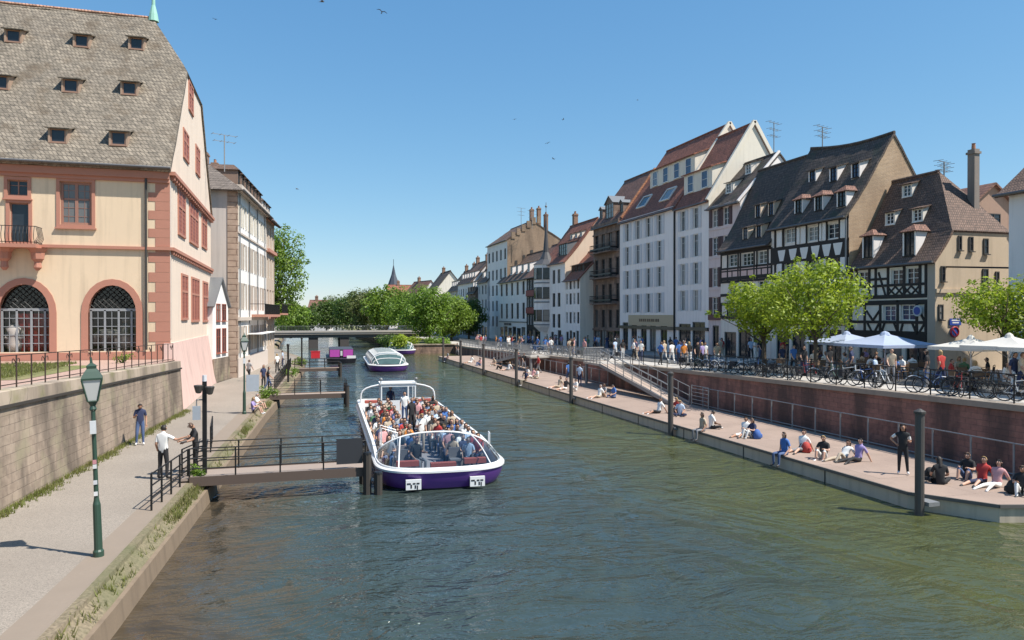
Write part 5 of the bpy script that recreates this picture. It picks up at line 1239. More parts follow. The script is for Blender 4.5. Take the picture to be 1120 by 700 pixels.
for k, (J, E, f) in POSES.items():
    J2 = dict(J); me, hd, up, fw, rt = (lambda JJ: skin_body('person_' + k, JJ, E))(J2)
    # face direction
    BODY[k] = me
    for long_ in (0, 1):
        b = MB(); rows = []; n = 10
        bk = -Vector((0, -1, 0))
        for i in range(6):
            ph = i / 5 * (PI * .62); rr = math.sin(ph) ; row = []
            for j in range(n):
                t = 2 * PI * j / n; p = hd + rt * (.092 * rr * math.cos(t)) - fw * (-.104 * rr * math.sin(t) - .012) + up * (.112 * math.cos(ph) + .018)
                hz_ = (p - hd).dot(up)
                if math.sin(t) > .12 and hz_ < .115: p = hd + (p - hd - up * hz_) * .80 + up * .115
                if math.sin(t) > .3 and i >= 3: p -= fw * .016
                row.append(p)
            rows.append(row)
        b.grid(rows, 0, True); b.face([tuple(q) for q in rows[0]])
        if long_:
            g = [[hd + rt * (.088 * math.cos(t)) + fw * (.095 * math.sin(t) - .01) - up * z for t in [PI + PI * q / 6 for q in range(7)]] for z in (-.03, .06, .15, .23)]
            b.grid(g); b.grid([[p - fw * -.0 + (p - hd).normalized() * -.03 for p in r] for r in g])
        HAIRMESH[(k, long_)] = b.mesh('hair', HAIRM['dark'], True)
NP = [0]; LABELS = set()
def person(pose_, loc, yaw, label, top=None, legs=None, hair=None, skin=0, sleeves='short', shorts=False, shoes=None, scale=1.0, group=None, long_hair=None, rnd=random):
    top = top or rnd.choice(TOPS)[0]; legs = legs or rnd.choice(LEGS)[0]; hair = hair or rnd.choice(HAIRS[:3])[0]
    o = bpy.data.objects.new('person', BODY[pose_]); COL.objects.link(o); o.location = loc; o.rotation_euler = (0, 0, yaw); o.scale = (scale,) * 3
    sk = SKINS[skin]; ms = [sk, TOPM[top], LEGM[legs], sk if shorts else LEGM[legs], shoes or (SHOEW if NP[0] % 3 == 0 else SHOE), sk if sleeves != 'long' else TOPM[top], EYE, TOPM[sleeves if sleeves in TOPM else top]]
    for s_, m in zip(o.material_slots, ms): s_.link = 'OBJECT'; s_.material = m
    lh = (NP[0] * 7 % 5 < 2) if long_hair is None else long_hair
    h = bpy.data.objects.new('hair', HAIRMESH[(pose_, int(lh))]); COL.objects.link(h); h.parent = o; h.material_slots[0].link = 'OBJECT'; h.material_slots[0].material = HAIRM[hair]
    NP[0] += 1; LABELS.add(label); tag(o, label, 'person', group); return o
def auto(pose_, loc, yaw, act, place, group, rnd, **k):
    """Dressed so that the clothes tell this person from the others at the same place."""
    for _ in range(80):
        t, l, h = k.get('top') or rnd.choices(TOPS, [7, 6, 4, 2, 4, 3, 2, 3, 1, 1, 1, 2])[0][0], k.get('legs') or rnd.choice(LEGS)[0], rnd.choices(HAIRS, [5, 4, 2, 1])[0][0]
        lt = l if l == 'blue jeans' else l + ' trousers'
        if k.get('shorts'): lt = (l if l != 'blue jeans' else 'denim') + ' shorts'
        lb = '%s top, %s, %s hair, %s %s' % (t, lt, h, act, place)
        if lb not in LABELS and len(lb.split()) <= 16: break
    k.pop('top', 0); k.pop('legs', 0)
    return person(pose_, loc, yaw, lb, t, l, h, rnd.choices((0, 1, 2), (6, 3, 1))[0], group=group, **k)
rp = random.Random(21)
def face(p, q): return math.atan2(q[0] - p[0], -(q[1] - p[1]))       # yaw that turns local -y towards q
# near quay
p = gp(153, 487, .7); person('phone', p, face(p, (2, 10)) - .2, 'man in blue T-shirt and jeans standing by the old stone wall', 'navy', 'blue jeans', 'dark', 1, long_hair=False)
p = gp(178, 525, .7); boss = person('point', p, 2.5, 'boatman in white shirt, back turned, holding out an arm to the railing', 'white', 'black', 'dark', 1, 'short', long_hair=False, scale=1.02); boss.rotation_euler.z = 2.75
p = gp(214, 517, .7); person('rail', p, -1.2, 'boatman all in black leaning against the railing beside the tall post', 'black', 'black', 'brown', 1, long_hair=False)
p = gp(277, 452, .7); person('knees', p, 1.4, 'sitter in lilac top on the quay edge by the far lamp', 'lilac', 'beige', 'blond', 0, shorts=True)
p = gp(281, 447, .7); person('knees', p, 1.3, 'sitter in white top on quay edge, bent forward behind the lilac one', 'white', 'orange' if 0 else 'beige', 'grey', 0, shorts=True)
for i, (u, v, ps, t, l, lb) in enumerate(((288, 425, 'stand', 'navy', 'black', 'man in navy top standing on quay with his back to the long house'), (293, 428, 'walk', 'black', 'blue jeans', 'walker in black top and jeans beside the narrow quay railing'), (272, 417, 'walk', 'grey', 'black', 'walker in grey close to the wall of long house'), (303, 407, 'stand', 'white', 'black', 'figure in white top where the quay narrows'), (309, 402, 'stand', 'pale blue', 'navy', 'figure in pale blue top where the quay narrows'))):
    person(ps, gp(u, v, .7), .6 + i, lb, t, l, None, i % 2)
# sitters and standers on the pontoon: u, v of the seat, pose, yaw, shorts
zd = DZ + .03
sit = [(866, 497, 'edge', -1.45, 'blue', 0), (877, 494, 'legs_out', -1.2, 'white', 1), (901, 502, 'knees', -1.0, 'black', 1), (922, 503, 'lie', -1.3, 'white', 0), (938, 505, 'legs_out', -1.4, 'lilac', 0), (1029, 530, 'cross', 2.6, 'black', 0), (1059, 524, 'knees', -1.2, 'black', 1), (1074, 529, 'legs_out', -1.3, 'red', 1), (1090, 533, 'legs_out', -1.35, 'pink', 0), (1119, 541, 'knees', -.9, 'black', 0),
       (765, 472, 'edge', -1.5, 'beige', 0), (778, 469, 'cross', 1.6, 'white', 0), (814, 477, 'legs_out', -1.1, 'white', 1), (823, 479, 'knees', -1.5, 'navy', 0), (720, 452, 'legs_out', -1.4, 'white', 1), (740, 452, 'knees', -1.2, 'red', 0), (744, 455, 'cross', -.6, 'pale blue', 0),
       (655, 435, 'legs_out', -1.2, 'white', 1), (661, 434, 'knees', -1.3, 'grey', 0), (672, 435, 'cross', -1.4, 'blue', 0), (611, 424, 'legs_out', -1.3, 'beige', 1), (618, 426, 'legs_out', -1.0, 'black', 1), (630, 428, 'knees', -1.4, 'white', 0), (577, 412, 'knees', -1.2, 'white', 0), (582, 413, 'legs_out', -1.2, 'pink', 1), (588, 414, 'cross', -1.5, 'white', 0), (594, 416, 'edge', -1.5, 'navy', 0), (548, 404, 'knees', -1.5, 'black', 0), (556, 405, 'legs_out', -1.2, 'white', 1), (541, 400, 'cross', -1.0, 'beige', 0), (525, 400, 'knees', -1.2, 'pink', 0), (515, 397, 'legs_out', -1.2, 'white', 1), (494, 392, 'edge', -1.4, 'grey', 0)]
def dplace(Y):
    for y, s_ in ((23.5, 'on the pontoon near its near end'), (29, 'on pontoon past the nearest pile'), (36, 'on pontoon before the ramp gate'), (44, 'on pontoon beside the nearer ramp'), (58, 'on pontoon beyond the nearer ramp'), (76, 'on pontoon below the far landing'), (200, 'at the far end of pontoon')):
        if Y < y: return s_
ACT = {'edge': 'legs over the edge', 'legs_out': 'legs stretched out', 'knees': 'knees drawn up', 'lie': 'leaning far back', 'cross': 'sitting cross-legged', 'walk': 'walking', 'stand': 'standing', 'phone': 'looking down', 'hip': 'hand on hip', 'seat': 'seated', 'seat_turn': 'seated'}
for u, v, ps, yw, tp, sh in sit:
    g_ = gp(u, v, zd)
    if ps == 'edge': g_.x = DX0 + .16
    g_.x = min(max(g_.x, DX0 + .15), DX1 - .4)
    auto(ps, g_, yw, ACT[ps], dplace(g_.y), 'people sitting on the pontoon', rp, top=tp, shorts=bool(sh))
person('hip', gp(988, 519, zd), face(gp(988, 519, zd), (10, 10)), 'woman in black with white sleeves standing on the pontoon by nearest pile, hand on hip', 'black', 'black', 'dark', 1, 'white', long_hair=True, shoes=SHOEW)
for u, v in ((634, 423), (622, 419), (589, 409), (573, 405), (567, 403), (500, 389)):
    g_ = gp(u, v, zd); g_.x = min(g_.x, DX1 - .6); auto(rp.choice(('stand', 'walk')), g_, rp.uniform(0, 6), 'standing', dplace(g_.y), 'people on the pontoon', rp)
def bag(u, v, col, label, z=zd):
    g_ = gp(u, v, z); o = thing('backpack', label, 'bag', g_, u * .1)
    b = MB(); b.lathe([(.14, 0), (.19, .04), (.18, .25), (.12, .38), (.05, .42)], 10); b.build('bag_body', flat('bag_' + col[0], col[1], .8), o, smooth=True)
    MB().lathe([(.06, .05), (.09, .08), (.08, .2), (.03, .24)], 8, (0, -.16, 0)).build('pocket', flat('bag_' + col[0], col[1], .8), o); MB().tube([(-.1, .15, .36), (-.12, .24, .2), (-.1, .17, .05)], .02, 5).build('strap', BLACKM, o)
bag(882, 495, ('red', (.4, .05, .04)), 'red bag on the pontoon beside people with legs over the edge'); bag(1018, 525, ('black', (.02, .02, .02)), 'black backpack next to nearest pile on the pontoon'); bag(1109, 540, ('black', (.02, .02, .02)), 'black backpack on the pontoon by its near end'); bag(828, 480, ('blue', (.05, .12, .35)), 'blue bag on pontoon before the ramp gate')
# promenade crowd
def place(Y):
    for y, s_ in ((29, 'near the white parasols'), (38, 'by the blue and white parasols'), (46, 'under the street trees'), (55, 'outside small timbered house'), (63, 'outside the pink house'), (80, 'outside the tall white houses'), (91, 'outside sooty stone house'), (107, 'outside the turret house'), (300, 'at the far promenade end')):
        if Y < y: return s_
for u, ft, ps, tp in ((735, 'w', 'walk', 'white'), (743, 'w', 'walk', 'blue'), (748, 'w', 'stand', 'orange'), (754, 'w', 'walk', 'black'), (763, 'w', 'walk', 'black'), (768, 'w', 'stand', 'lilac'), (771, 'w', 'walk', 'white'), (784, 'w', 'walk', 'beige'), (856, 'w', 'stand', 'navy'), (868, 'w', 'walk', 'blue'), (879, 'w', 'walk', 'black'), (907, 'w', 'walk', 'black'), (932, 'w', 'walk', 'navy'), (1014, 'n', 'stand', 'black'), (975, 'n', 'walk', 'beige'), (673, 'w', 'walk', 'pale blue'), (681, 'w', 'stand', 'black'), (695, 'w', 'walk', 'navy'), (701, 'w', 'walk', 'white'), (727, 'w', 'walk', 'beige'), (1030, 'n', 'walk', 'red'), (1110, 'n', 'stand', 'navy'), (1117, 'n', 'walk', 'beige')):
    X = 26.4 + (u * 13 % 17) / 10 if ft == 'w' else 27.0
    Y = gy(u, X); auto(ps, (X, Y, zp(Y)), rp.choice((0, PI)) + rp.uniform(-.6, .6), 'walking' if ps == 'walk' else 'standing', place(Y), 'people on the promenade', rp, top=tp)
for i in range(78):
    Y = 46 + 66 * (i + rp.random()) / 78; X = rp.choice((25.6, 27, 30, 33, 34.5, 35)) + rp.uniform(-.6, .6); X = min(X, 35.2); ps = rp.choice(('walk', 'walk', 'stand', 'phone'))
    auto(ps, (X, Y, zp(Y) + (.125 if X > 32.8 else 0)), rp.choice((0, PI, 1.5, -1.5)) + rp.uniform(-.5, .5), ACT[ps], place(Y), 'people on the promenade', rp)
# cafe terrace: tables, chairs, seated guests
CH = flat('rattan_chair', (.16, .10, .06), .7); TBL = flat('dark_table_top', (.10, .075, .06), .5)
def make_chair():
    o = thing('bistro_chair', 'brown bistro chair', 'chair', (0, 0, 0), 0, 'cafe chairs on the terrace')
    MB().box(-.21, -.21, .43, .21, .21, .46).build('seat', CH, o); MB().tube([(-.2, .2, .46), (-.2, .25, .88), (0, .28, .93), (.2, .25, .88), (.2, .2, .46)], .018, 5).box(-.19, .225, .55, .19, .24, .84).build('backrest', CH, o)
    lg = MB().tube([(0, 0, 0), (0, 0, .44)], .016, 5).mesh('leg', CH)
    for x, y in ((-.18, -.18), (.18, -.18), (-.18, .19), (.18, .19)): link('leg', lg, o, (x, y, 0))
    return o
def make_table():
    o = thing('bistro_table', 'small dark cafe table', 'table', (0, 0, 0), 0, 'cafe tables on the terrace'); MB().lathe([(.36, .71), (.36, .74)], 16).build('tabletop', TBL, o); MB().lathe([(.22, 0), (.03, .04), (.03, .71)], 8).build('pedestal', BLACKM, o); return o
ch0, tb0 = make_chair(), make_table(); first = True
spots = [(29.2, 30.5), (29.6, 33.2), (30.2, 36.0), (31.6, 31.8), (32.0, 34.6), (33.6, 36.5), (28.6, 25.4), (30.6, 24.0), (30.8, 27.3), (33.0, 26.0), (31.2, 39.0), (33.4, 40.6), (28.4, 22.6)]
ORD = ['first', 'second', 'third', 'fourth', 'fifth', 'sixth', 'seventh', 'eighth', 'ninth', 'tenth', 'eleventh', 'twelfth', 'thirteenth', 'fourteenth', 'fifteenth', 'sixteenth', 'seventeenth', 'eighteenth', 'nineteenth', 'twentieth']
for i, (x, y) in enumerate(spots):
    z = zp(y) + (.125 if x > 32.7 else 0); pl = 'under white parasols' if y < 28.5 else 'under blue and white parasols' if y < 38 else 'before largest timbered house'
    lt = 'dark cafe table %s, %s from the side street' % (pl, ORD[i])
    if i == 0: tb0.location = (x, y, z); tb0['label'] = lt
    else: dup(tb0, (x, y, z), 0, lt)
    for k in range(3):
        a = k * 2.1 + i * .7; px_, pyy = x + .72 * math.cos(a), y + .72 * math.sin(a); yw = a - PI / 2
        lc = 'brown cafe chair at the %s dark table, %s' % (ORD[i], ('canal side', 'house side', 'street end side')[k])
        if i == 0 and k == 0: ch0.location = (px_, pyy, z); ch0.rotation_euler.z = yw; ch0['label'] = lc
        else: dup(ch0, (px_, pyy, z), yw, lc)
        if (i * 3 + k) % 4 < 3: auto('seat' if (i + k) % 2 else 'seat_turn', (px_, pyy, z - .02), yw, 'seated', place(y), 'cafe guests', rp)

# ------------------------------------------------------------------ parasols
def parasol(u, v_edge, X, wdt, hz, label, cm, ph=0):
    Y = gy(u, X); z = zp(Y); zE = CAMZ + (HZ - v_edge) / F_PX * (X / ray(u, HZ).x)
    q = thing('parasol', label, 'parasol', (X, Y, z), ph, 'cafe parasols'); e, h = wdt / 2, zE - z
    MB().tube([(0, 0, 0), (0, 0, h + hz)], .035, 8).build('pole', WSH, q); MB().lathe([(.35, 0), (.35, .08), (.06, .1), (.05, .3)], 10).build('base', GREYM, q)
    c = [(-e, -e, h), (e, -e, h), (e, e, h), (-e, e, h)]; b = MB(); n = 6
    for i in range(4):
        p0, p1 = Vector(c[i]), Vector(c[(i + 1) % 4]); ap_ = Vector((0, 0, h + hz)); rows = []
        for j in range(n + 1):
            f = j / n; rows.append([p0.lerp(p1, k / n).lerp(ap_, f) - Vector((0, 0, .16 * f * (1 - f) + .12 * (1 - f) * math.sin(PI * k / n) * f)) for k in range(n + 1)])
        b.grid(rows)
        b.face([p0, p1, p1 - Vector((0, 0, .16)), p0 - Vector((0, 0, .16))])
    b.build('canopy', cm, q); r = MB()
    for i in range(4): r.bar(Vector(c[i]) - Vector((0, 0, .05)), (0, 0, h + hz - .25), .03, .03); r.bar((0, 0, h * .72), Vector(c[i]) * .5 + Vector((0, 0, (h + hz * .4) * .5)), .025, .025)
    r.build('ribs', GREYM, q); MB().lathe([(e * .16, h + hz - .1), (e * .1, h + hz + .05), (.03, h + hz + .12)], 8).build('vent_cap', cm, q)
def cloth(nm, c):
    g = NG(nm); a = g.mix(g.noise(5, 3), dk(c, .9), dk(c, 1.05)); g.l(a, g.p.inputs['Base Color']); g.set(Roughness=.85); tl = g.n('ShaderNodeBsdfTranslucent'); tl.inputs[0].default_value = (*c, 1)
    mx = g.n('ShaderNodeMixShader'); mx.inputs[0].default_value = .3; g.l(g.p.outputs[0], mx.inputs[1]); g.l(tl.outputs[0], mx.inputs[2]); g.l(mx.outputs[0], g.o.inputs[0]); return g.m
CW, CB = cloth('white_canvas', (.74, .71, .65)), cloth('pale_blue_canvas', (.46, .54, .72))
parasol(968, 376, 31.0, 3.7, .58, 'white and blue square parasol in front of the timbered corner house', CB)
parasol(926, 374, 32.0, 3.4, .55, 'blue square parasol half hidden by the street tree', CB)
parasol(1062, 379, 29.5, 2.5, .42, 'white parasol with wooden pole, the one nearer the timbered corner house', CW, .2)
parasol(1104, 378, 28.6, 2.6, .42, 'white parasol at the promenade edge under the small tree', CW, .2)
parasol(1150, 380, 28, 2.6, .42, 'white parasol cut by the frame beyond the small tree', CW, .2)

# ------------------------------------------------------------------ bicycles
BCOL = [('black', (.018, .018, .02)), ('silver', (.42, .42, .43)), ('dark green', (.03, .10, .06)), ('white', (.66, .66, .65)), ('red', (.33, .03, .03)), ('blue', (.04, .1, .3))]
def torus(b, c, Rr, r, n=20, m=5): b.tube([(c[0] + Rr * math.cos(2 * PI * i / n), c[1], c[2] + Rr * math.sin(2 * PI * i / n)) for i in range(n)], r, m, closed=True)
wb = MB(); torus(wb, (0, 0, 0), .33, .022, 22, 5); TYRE = flat('tyre_rubber', (.025, .025, .025), .8)
sp_ = MB(); torus(sp_, (0, 0, 0), .305, .008, 22, 4)
for k in range(10): t = 2 * PI * k / 10; sp_.bar((.02 * math.cos(t), 0, .02 * math.sin(t)), (.3 * math.cos(t), 0, .3 * math.sin(t)), .006, .006)
sp_.tube([(0, -.05, 0), (0, .05, 0)], .022, 6)
tm, sm_ = wb.mesh('wheel', TYRE), sp_.mesh('rim', GREYM)
fb = MB(); hub, bb, st_, hdt, fr = (-.52, 0, .34), (-.06, 0, .3), (-.2, 0, .82), (.38, 0, .86), (.53, 0, .34)
for a, c, r in ((bb, st_, .018), (bb, (.4, 0, .7), .02), ((-.18, 0, .76), hdt, .018), (hub, bb, .012), (hub, (-.18, 0, .74), .011), ((.4, 0, .66), (.37, 0, .98), .02), ((.41, 0, .66), fr, .015), (st_, (-.22, 0, .95), .013)): fb.tube([a, c], r, 6)
fm_ = fb.mesh('frame', [BLACKM])
hbm = MB().tube([(.28, -.3, 1.0), (.38, -.2, 1.04), (.4, 0, 1.0), (.38, .2, 1.04), (.28, .3, 1.0)], .013, 5).mesh('handlebar', BLACKM)
sdm = MB().ball((-.23, 0, .97), (.14, .08, .04), 8).mesh('saddle', BLACKM)
crm = MB().tube([(-.06, -.06, .3), (-.06, .06, .3)], .09, 12).bar((-.06, .07, .3), (.02, .07, .14), .02, .02).bar((-.06, -.07, .3), (-.14, -.07, .46), .02, .02).mesh('crank', BLACKM)
bkm = MB().lathe([(.13, 0), (.17, .24)], 4, (.52, 0, .8), ph=PI / 4).mesh('basket', CH); pnm = MB().box(-.72, -.18, .42, -.4, -.06, .74).box(-.72, .06, .42, -.4, .18, .74).mesh('pannier', flat('pannier', (.03, .03, .035), .8)); mgm = MB().tube([(-.52 + .37 * math.cos(t), 0, .34 + .37 * math.sin(t)) for t in [.3 + .25 * k for k in range(10)]], .025, 4).tube([(.53 + .37 * math.cos(t), 0, .34 + .37 * math.sin(t)) for t in [.6 + .25 * k for k in range(8)]], .025, 4).mesh('mudguard', WSH)
def bike(loc, yaw, col, acc, label, tilt=.06):
    o = thing('bicycle', label, 'bicycle', loc, yaw, 'bicycles parked along the promenade railing'); o.rotation_euler = (tilt, 0, yaw)
    f = link('frame', fm_, o); f.material_slots[0].link = 'OBJECT'; f.material_slots[0].material = flat('bicycle_' + col[0], col[1], .35)
    for x in (-.52, .53): w_ = link('wheel', tm, o, (x, 0, .35)); link('rim', sm_, w_)
    link('handlebar', hbm, o); link('saddle', sdm, o); link('crank', crm, o)
    if acc == 'front basket': link('basket', bkm, o)
    if acc == 'rear panniers': link('pannier', pnm, o)
    if acc == 'white mudguards': link('mudguard', mgm, o)
    return o
rb_ = random.Random(5); used = set(); ACCS = ['front basket', 'rear panniers', 'white mudguards', 'bare carrier']
def bplace(Y):
    for y, s_ in ((24, 'at the near end of promenade railing'), (28.5, 'on railing below the white parasols'), (34, 'on railing below the blue parasols'), (40, 'on railing below the larger street tree'), (46, 'on railing below the smaller street tree'), (52, 'on railing before the nearer ramp'), (62, 'past the ramp by the pink house'), (74, 'on railing by the tall white houses'), (200, 'on railing toward the turret house')):
        if Y < y: return s_
def add_bike(X, Y, yaw, tilt=.06):
    pl = bplace(Y)
    for _ in range(60):
        c = rb_.choices(BCOL, [8, 3, 2, 2, 1, 2])[0]; a = rb_.choice(ACCS); lb = '%s bicycle with %s leaning %s' % (c[0], a, pl) if a != 'bare carrier' else '%s bicycle with no basket leaning %s' % (c[0], pl)
        if lb not in used: break
    used.add(lb); bike((X, Y, zp(Y)), yaw, c, a, lb, tilt)
for u in (1117, 1095, 1068, 1058, 1046, 1024, 1016, 968, 956, 945, 926, 914, 902, 882, 872, 860, 851, 842, 836, 829, 822, 812, 800, 789, 780, 770, 762, 754):
    X = 24.95 + rb_.uniform(-.15, .25); Y = gy(u, X); add_bike(X, Y, PI / 2 * rb_.choice((1, -1)) + rb_.uniform(-.75, .75), rb_.uniform(-.1, .1))
for k in range(20): Y = 56 + k * 1.9 + rb_.uniform(-.4, .4); add_bike(25.0 + rb_.uniform(-.2, .3), Y, PI / 2 + rb_.uniform(-.8, .8), rb_.uniform(-.1, .1))
for i, (u, v) in enumerate(((305, 408), (310, 404), (314, 400))):
    g_ = gp(u, v, .7); o = bike(g_, 1.2 + i * .3, BCOL[(0, 1, 3)[i]], 'bare carrier', '%s bicycle leaning on the narrow quay railing opposite long house' % BCOL[(0, 1, 3)[i]][0]); o['group'] = 'bicycles on the near quay'
# ------------------------------------------------------------------ boats
PURPLE = plain('purple_hull_paint', (.12, .045, .25), .3, .12, 1.5); BWHITE = plain('white_boat_paint', (.74, .74, .73), .35, .06, 2); NAVYW = plain('dark_hull_bottom', (.02, .02, .03), .5)
FLOORM = plain('boat_floor', (.22, .21, .22), .8, .1); SEATM = plain('seat_grey', (.20, .18, .18), .7, .1); LIFE = flat('life_jacket_orange', (.42, .10, .07), .6); CGL = clear_glass('boat_glass', (.80, .90, .97), 1.5, .88); DGL = glass_dark('boat_tinted_glass', (.06, .10, .10), (.2, .25, .25), .2, .05)
DARKB = flat('dark_marking', (.03, .03, .035), .5)
def outline(L, B, bow, n=34, k=2.4, stern=.9):
    """Half-width along y (bow at -L/2); returns the closed loop of (x, y)."""
    h = L / 2; pts = []
    for i in range(n + 1):
        t = PI / 2 * i / n; x = B * math.sin(t) ** (2 / k); y = -h + bow - bow * math.cos(t) ** (2 / k); pts.append((x, y))
    r = [(B, -h + bow + (L - bow - stern) * i / 12) for i in range(1, 13)] + [(B - stern * (1 - math.cos(t)) * .6, h - stern + stern * math.sin(t)) for t in (.5, 1.0, 1.35, PI / 2)]
    pts += r; return pts + [(-x, y) for x, y in pts[::-1]][:-1 if pts[0][0] == 0 else None]
def inset(pts, d, L, B): return [(x * (1 - d / B), y * (1 - d * 2 / L)) for x, y in pts]
def tour_hull(q, L, B, bow, ztop, zside=None, bottom=PURPLE, k=2.4):
    o = outline(L, B, bow, k=k); zs = lambda y: ztop + ((zside - ztop) * max(0, min(1, (y + L / 2 - bow) / 2.0)) if zside else 0)
    b = MB(); b.grid([[(*p, -.35) for p in inset(o, .35, L, B)], [(*p, .06) for p in inset(o, .2, L, B)]], 0, True); b.build('keel', NAVYW, q)
    b = MB(); b.grid([[(*p, .061) for p in inset(o, .2, L, B)], [(*p, .3) for p in inset(o, .07, L, B)], [(*p, ztop - .11) for p in o]], 0, True); b.build('hull', bottom, q, smooth=True)
    b = MB(); b.grid([[(*p, ztop - .109) for p in inset(o, -.035, L, B)], [(*p, ztop - .04) for p in inset(o, -.035, L, B)], [(*p, ztop) for p in inset(o, .02, L, B)], [(p[0], p[1], zs(p[1])) for p in inset(o, .06, L, B)], [(p[0], p[1], zs(p[1]) + .01) for p in inset(o, .17, L, B)], [(*p, .13) for p in inset(o, .2, L, B)]], 0, True); b.build('gunwale', BWHITE, q)
    b = MB(); b.face([(*p, .125) for p in inset(o, .2, L, B)]); b.build('floor', FLOORM, q); return o
L_, B_ = 20.0, 2.33
TB = thing('tour_boat', 'long open purple and white tour boat full of passengers, glass windscreen at its bow', 'boat', (5.3, 34.6, 0), -.038, 'purple and white tour boats')
ol = tour_hull(TB, L_, B_, 2.2, .74, 1.0, k=3.0)
# windscreen: surface from the bow rim up to an arch
def bow_pt(a): # a in -1..1 along the bow rim
    n = 34; half = inset(outline(L_, B_, 2.2, k=3.0), .09, L_, B_)[:n + 1]; f = abs(a) * n; i = min(int(f), n - 1); p = Vector((*half[i], 0)).lerp(Vector((*half[i + 1], 0)), f - i); return Vector((p.x * (1 if a > 0 else -1), p.y, .76))
def arch_pt(a): x = 2.18 * math.sin(a * PI / 2); return Vector((x, -7.25 + .35 * (abs(a)) ** 3, .80 + .80 * max(0, 1 - abs(x / 2.185) ** 2.4) ** .6))
def ws(a, t): p, q = bow_pt(a), arch_pt(a); m = p.lerp(q, t); m.z += .16 * math.sin(PI * t) * (1 - abs(a)) ** .5; return m
cutsA = (-1, -.42, .42, 1)
for c0, c1 in zip(cutsA, cutsA[1:]):
    b = MB(); b.grid([[ws(c0 + (c1 - c0) * k / 12, j / 6) for k in range(13)] for j in range(7)]); b.build('windscreen', CGL, TB, smooth=True)
b = MB()
for a in (-.42, .42): b.tube([ws(a, j / 8) for j in range(9)], .026, 6)
b.tube([arch_pt(-1 + k / 20) for k in range(41)], .032, 6); b.tube([bow_pt(-1 + k / 20) for k in range(41)], .04, 6); b.build('windscreen_frame', BWHITE, TB)
for a, dx in ((-.24, 0), (.3, 0)):
    p = bow_pt(a); r = MB(); n_ = 0
    y0 = None
for x in (-1.15, 1.05):
    yb = min(p[1] for p in ol if abs(p[0] - x) < .35) if any(abs(p[0] - x) < .35 for p in ol) else -9.9
    r = MB(); r.box(x - .26, yb - .06, .1, x + .26, yb + .03, .44); o = r.build('name_plate', BWHITE, TB); m = MB()
    for k, (dx, dz, w_, h_) in enumerate(((-.16, .31, .13, .05), (-.08, .22, .05, .12), (.02, .31, .09, .05), (.06, .2, .05, .11), (.15, .31, .1, .05), (.13, .18, .04, .13))): m.box(x + dx - w_ / 2, yb - .068, dz - h_ / 2, x + dx + w_ / 2, yb - .061, dz + h_ / 2 + .0003 * k)
    m.build('emblem', DARKB, o)
MB().box(-1.3, -8.3, .78, -1.9, -7.6, .9) ; 
for x, y, ln in ((-1.2, -8.55, .8), (1.25, -8.55, .8), (.0, -9.1, .9)): MB().box(x - ln / 2, y - .13, .62, x + ln / 2, y + .13, .80).build('life_jacket_stack', LIFE, TB)
# seats and passengers
sb = MB(); sb.box(-.22, -.2, .0, .22, .2, .07); sb.box(-.22, .19, .0, .22, .25, .46); sb.box(-.18, -.15, -.36, .18, .15, .0); seatm = sb.mesh('seat', SEATM)
cols = ((-1.74, 'outer seat, gangway side'), (-1.24, 'middle seat, gangway side'), (-.74, 'aisle seat, gangway side'), (.74, 'aisle seat, midstream side'), (1.24, 'middle seat, midstream side'), (1.74, 'outer seat, midstream side'))
TBM = Matrix.Translation(TB.location) @ Matrix.Rotation(TB.rotation_euler.z, 4, 'Z'); ns = 0
for r_ in range(17):
    y = -7.35 + r_ * .84
    for c_, (x, lb) in enumerate(cols):
        if r_ == 0 and abs(x) > 1.5: continue
        if r_ in (2, 3) and x < -1.5: continue
        if ns < 98: link('seat', seatm, TB, (x, y, .50)); ns += 1
        if rp.random() < (.7 if r_ < 2 else .97):
            t, h = rp.choices(TOPS, [7, 4, 3, 2, 3, 2, 3, 3, 1, 1, 1, 3])[0][0], rp.choices(HAIRS, [5, 4, 2, 1])[0][0]
            person('seat' if rp.random() < .6 else 'seat_turn', TBM @ Vector((x + rp.uniform(-.07, .07), y + rp.uniform(-.1, .1), .13)), TB.rotation_euler.z + rp.uniform(-.7, .7), 'passenger, %s top, %s hair, %s row from the bow, %s' % (t, h, ORD[r_], lb), t, rp.choice(LEGS)[0], h, rp.choices((0, 1, 2), (6, 3, 1))[0], group='passengers on the open tour boat', scale=rp.uniform(.93, 1.06))
person('stand', TBM @ Vector((.15, 2.2, .13)), TB.rotation_euler.z + .3, 'guide in a dark suit standing in the aisle of the open boat', 'black', 'black', 'grey', 0, 'long', long_hair=False)
person('phone', TBM @ Vector((-.1, -3.6, .13)), TB.rotation_euler.z + .2, 'passenger in white standing in the aisle near the windscreen', 'white', 'beige', 'blond', 0, long_hair=True)
person('stand', TBM @ Vector((0.1, 5.2, .13)), TB.rotation_euler.z, 'passenger in white standing in the aisle before the helm cabin', 'white', 'blue jeans', 'dark', 0, long_hair=False)
